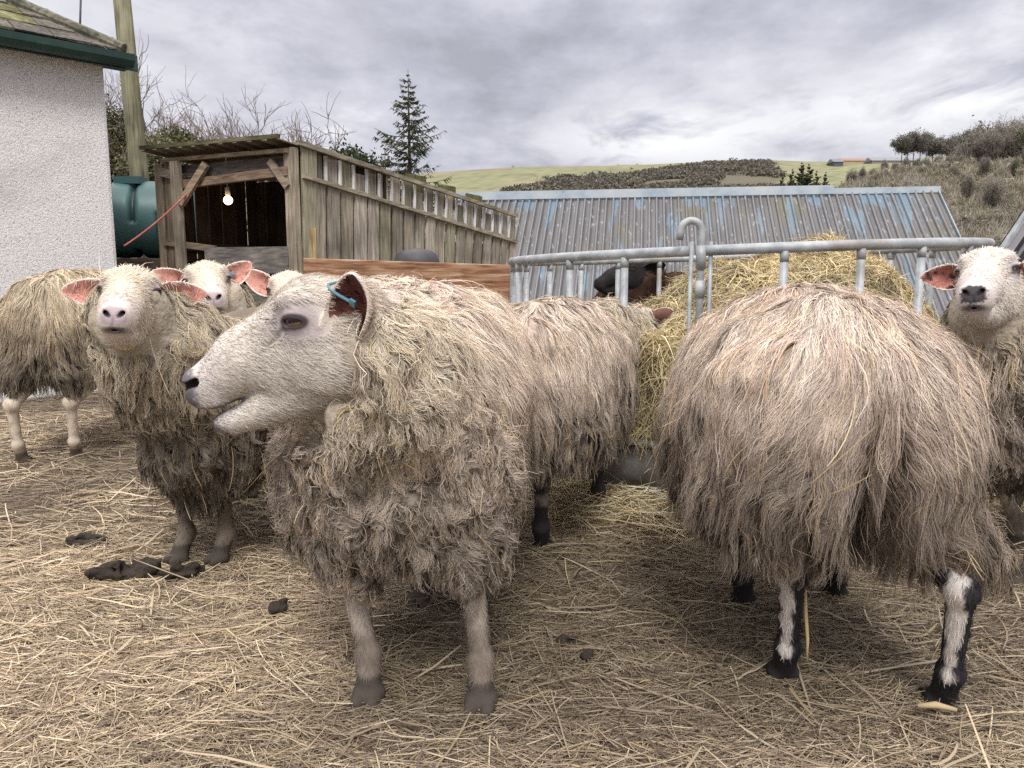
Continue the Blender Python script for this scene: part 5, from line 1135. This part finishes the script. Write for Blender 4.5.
# farm sheds on the skyline
def farm(px0, px1, py0, py1, Y, colw, colr, label, name="farm_building"):
    a, b = atY(px0, py1, Y), atY(px1, py1, Y); zt = atY(px0, py0, Y)[2]; w_ = b[0] - a[0]; h_ = zt - a[2]; o = np.array([(a[0] + b[0]) / 2, Y, a[2]]); r = empty(name, o, label, "farm building", "farm sheds on the skyline")
    mb = MB(); mb.box((0, 5, h_ * .3 - 2), (w_, 10, h_ * .6 + 4), None, colw); mb.build("wall", M_land, r); mb = MB(); e = .4
    mb.add([(-w_ / 2 - e, -e, h_ * .58), (w_ / 2 + e, -e, h_ * .58), (w_ / 2 + e, 5, h_), (-w_ / 2 - e, 5, h_), (-w_ / 2 - e, 10 + e, h_ * .58), (w_ / 2 + e, 10 + e, h_ * .58)], [(0, 1, 2, 3), (3, 2, 5, 4), (0, 3, 4), (1, 5, 2)], colr); mb.build("roof", M_land, r); return r, h_, w_
r, h_, w_ = farm(834, 843, 157.5, 168, 430, (.10, .11, .13), (.20, .20, .21), "small dark blue shed at the left end of the skyline farm")
r, h_, w_ = farm(843, 873, 157, 166, 436, (.40, .33, .22), (.30, .20, .17), "long low farm shed with a reddish roof on the skyline")
r, h_, w_ = farm(872, 922, 156, 167, 425, (.22, .21, .20), (.24, .25, .27), "long grey roofed farm shed on the skyline")
r, h_, w_ = farm(922, 940, 157.5, 167, 420, (.2, .19, .18), (.22, .22, .24), "short grey farm shed beside the pines")
for (px, lab) in ((513, "tiny pole on the far hill above the left end of the barn"), (618, "tiny pole on the far hill crest above the middle of the barn"), (637, "tiny twig thin post on the hill crest, right of another")):
    Y = 470; p = atY(px, np.interp(px, cu, cy) - 6, Y); zb = float(far_z(np.array(float(px)), np.array(470.))); mb = MB(); mb.tube([(0, 0, 0), (0, 0, p[2] - zb)], .16, 6, (.1, .09, .09)); mb.box((0, 0, p[2] - zb - .6), (1.6, .15, .15), None, (.1, .09, .09)); o = mb.build("distant_pole", M_land, None, (p[0], Y, zb), local=True); tag(o, lab, "pole")
# ------------------------------------------------------------------ the flock
Y2 = lambda px, y: (px - 512) / F * (y * cos(PITCH) + CAMZ * sin(PITCH))
TAGB = (.09, .22, .27)
# foreground ewe, head in profile
hA = Head(at(310, 318, 1.33), (-1, -.02, -.56), scale=1.13, earw=1.05, earl=.80, earz=-4, ears=[((-.12, .62, .78), (.45, .75, -.1)), ((-.5, .8, .3), (.8, .1, -.3))], open_mouth=True, style="white")
fa = unit((-.10, -1.0))
build_sheep("large front ewe, white head in profile, mouth open, blue ear tag", (-.215, 1.80), fa, L=.50, W=.25, top=.86,
            feet=[gnd(482, 697), gnd(371, 690), gnd(478, 606), (-.25, 2.02, 0)], head=hA, neck_r=(.165, .115), style="plain", legs="white",
            nguide=20000, kids=7, sw=.0013, slen=(.12, .22), hres=.0022, bres=.006, tags=[(0, 30, 13, TAGB, "bar")], furn=34000, nwisp=170, low=.235, dark=1.1, clear=82, nbu=-62, felt=1, fsx=.24)
# rear view ewe on the right
hB = Head((.78, 2.56, .50), (.1, .8, -.9), style="cow")
build_sheep("broad ewe seen from behind with black and white hind legs", (.665, 1.78), (.04, 1), L=.50, W=.280, top=.845,
            feet=[gnd(745, 603), (.90, 2.02, 0), gnd(785, 676), gnd(945, 704)], head=hB, neck_r=(.16, .12), style="tan", legs="pied",
            nguide=21000, kids=7, sw=.00135, slen=(.13, .24), hres=.006, bres=.006, furn=12000, nwisp=220, low=.30, cleft=.15, dark=.94)
# ewe behind the first, feeding through the ring
hC = Head((.56, 3.28, .68), (.50, .80, -.75), ears=[((-.2, .9, .1), (.3, .1, -.8)), ((-.1, .97, .25), (.9, .1, -.2))], earback=(.16, .08, .06), style="white")
build_sheep("ewe with long straight wool pushing her head through the feeder bars", (.135, 2.60), (.30, .95), L=.52, W=.235, top=.80,
            feet=[(.10, 2.95, 0), (.33, 2.85, 0), (-.06, 2.36, 0), gnd(541, 548)], head=hC, neck_r=(.165, .14), style="plain", legs="dark",
            nguide=6500, kids=8, sw=.0018, slen=(.14, .24), furn=3000, nwisp=25, low=.29, hres=.005)
# ewe facing the camera on the left
hD = Head(at(130, 292, 1.98), (.27, -.90, -.22), roll=R(-3), scale=1.05, topknot=2.5, ears=[((-.1, .95, .15), (.8, -.2, -.15)), ((-.1, .95, .10), (.8, -.2, -.15))], style="cream")
build_sheep("ewe with woolly cream head facing the camera and straw down her chest", (-.79, 2.52), (-.55, -.80), L=.54, W=.205, top=.755,
            feet=[gnd(224, 556), gnd(184, 556), (-.62, 2.85, 0), (-.35, 2.75, 0)], head=hD, felt=.8, dark=.88, neck_from=.56, neck_r=(.165, .15), clear=70, nbu=-42, style="mud", legs="mud",
            nguide=10000, kids=8, sw=.0016, slen=(.09, .19), furn=9000, nwisp=110, tags=[(1, 14, -12, (.75, .6, .1), "flat")], low=.31)
# ewe behind it
hE = Head(at(207, 281, 2.65), (.42, -.88, -.24), roll=R(4), scale=1.10, topknot=1, ears=[((-.1, .8, .55), (.8, -.1, -.2)), ((-.1, .85, .45), (.8, -.1, -.2))], style="cream")
build_sheep("ewe with a clean white face and upright pink ears looking over the back of another", (-1.28, 3.25), (.35, -.92), L=.54, W=.24, top=.80,
            head=hE, neck_r=(.15, .145), clear=70, nbu=-42, style="plain", legs="mud", nguide=2600, kids=9, sw=.0022, furn=5000, nwisp=12, tags=[(0, 24, 4, (.2, .22, .25), "flat")], low=.31)
hF = Head(at(290, 291, 3.0), (.20, -.93, -.35), scale=1.25, ears=[((-.1, .9, .2), (.8, -.1, -.2)), ((-.05, .8, .55), (.8, -.1, -.2))], style="cream")
build_sheep("ewe almost hidden behind the front ewe's head, one pale ear raised", (-.62, 3.62), (-.40, -.90), L=.54, W=.24, top=.875,
            head=hF, neck_r=(.13, .11), style="tan", legs="mud", nguide=2400, kids=9, sw=.0022, furn=3500, nwisp=8, low=.3, hres=.0045)
# far left, rear view
hG = Head((-2.45, 4.75, .55), (-.3, .8, -.9), style="cream")
build_sheep("muddy ewe turned away beside the white wall", (-2.22, 4.00), (-.10, 1), L=.56, W=.275, top=.905,
            feet=[(-2.25, 4.4, 0), (-2.0, 4.45, 0), gnd(21, 461), gnd(76, 457)], head=hG, neck_r=(.17, .13), style="mud", legs="cream",
            nguide=5500, kids=8, sw=.0023, slen=(.13, .24), furn=2500, nwisp=30, low=.33, hres=.007)
# right, facing the camera
hH = Head(at(987, 272, 2.08), (-.62, -.80, -.26), roll=R(5), scale=1.07, ears=[((-.1, .95, -.02), (.8, -.1, -.2)), ((-.1, .95, .12), (.8, -.2, -.2))], style="cow")
build_sheep("ewe with a grey blotched nose looking round from the right of the feeder", (1.73, 2.42), (-.88, -.48), L=.50, W=.23, top=.80,
            feet=[(1.50, 2.12, 0), gnd(1019, 546), (2.02, 2.46, 0), (1.85, 2.75, 0)], head=hH, neck_r=(.15, .125), style="plain", legs="white",
            nguide=4500, kids=8, sw=.002, furn=7000, nwisp=16, tags=[(1, 14, -12, (.75, .6, .1), "flat")], low=.31)
# black ewe across the ring
hI = Head(at(632, 268, 5.05), (-1, -.05, -.42), scale=1.22, ears=[((-.5, .8, .2), (.3, .6, -.5))] * 2, style="black")
build_sheep("black faced dark brown ewe on the far side of the ring feeder", (.98, 5.45), (-.75, -.30), L=.56, W=.25, top=.90,
            head=hI, neck_r=(.17, .14), style="brown", legs="black", nguide=1800, kids=8, sw=.003, furn=1500, nwisp=6, low=.3, hres=.006)

# straw trodden up round every foot
xy = np.concatenate([np.array(p)[None] + rng.standard_normal((26, 2)) * .045 for p in FEET]); n = len(xy)
V, Q, K = straws(n, xy, .05, .16, .0012, .0030, .030, .20)
tag(link("trodden_straw", np_mesh("trodden_straw", V, Q, K), M_straw), kind="stuff")
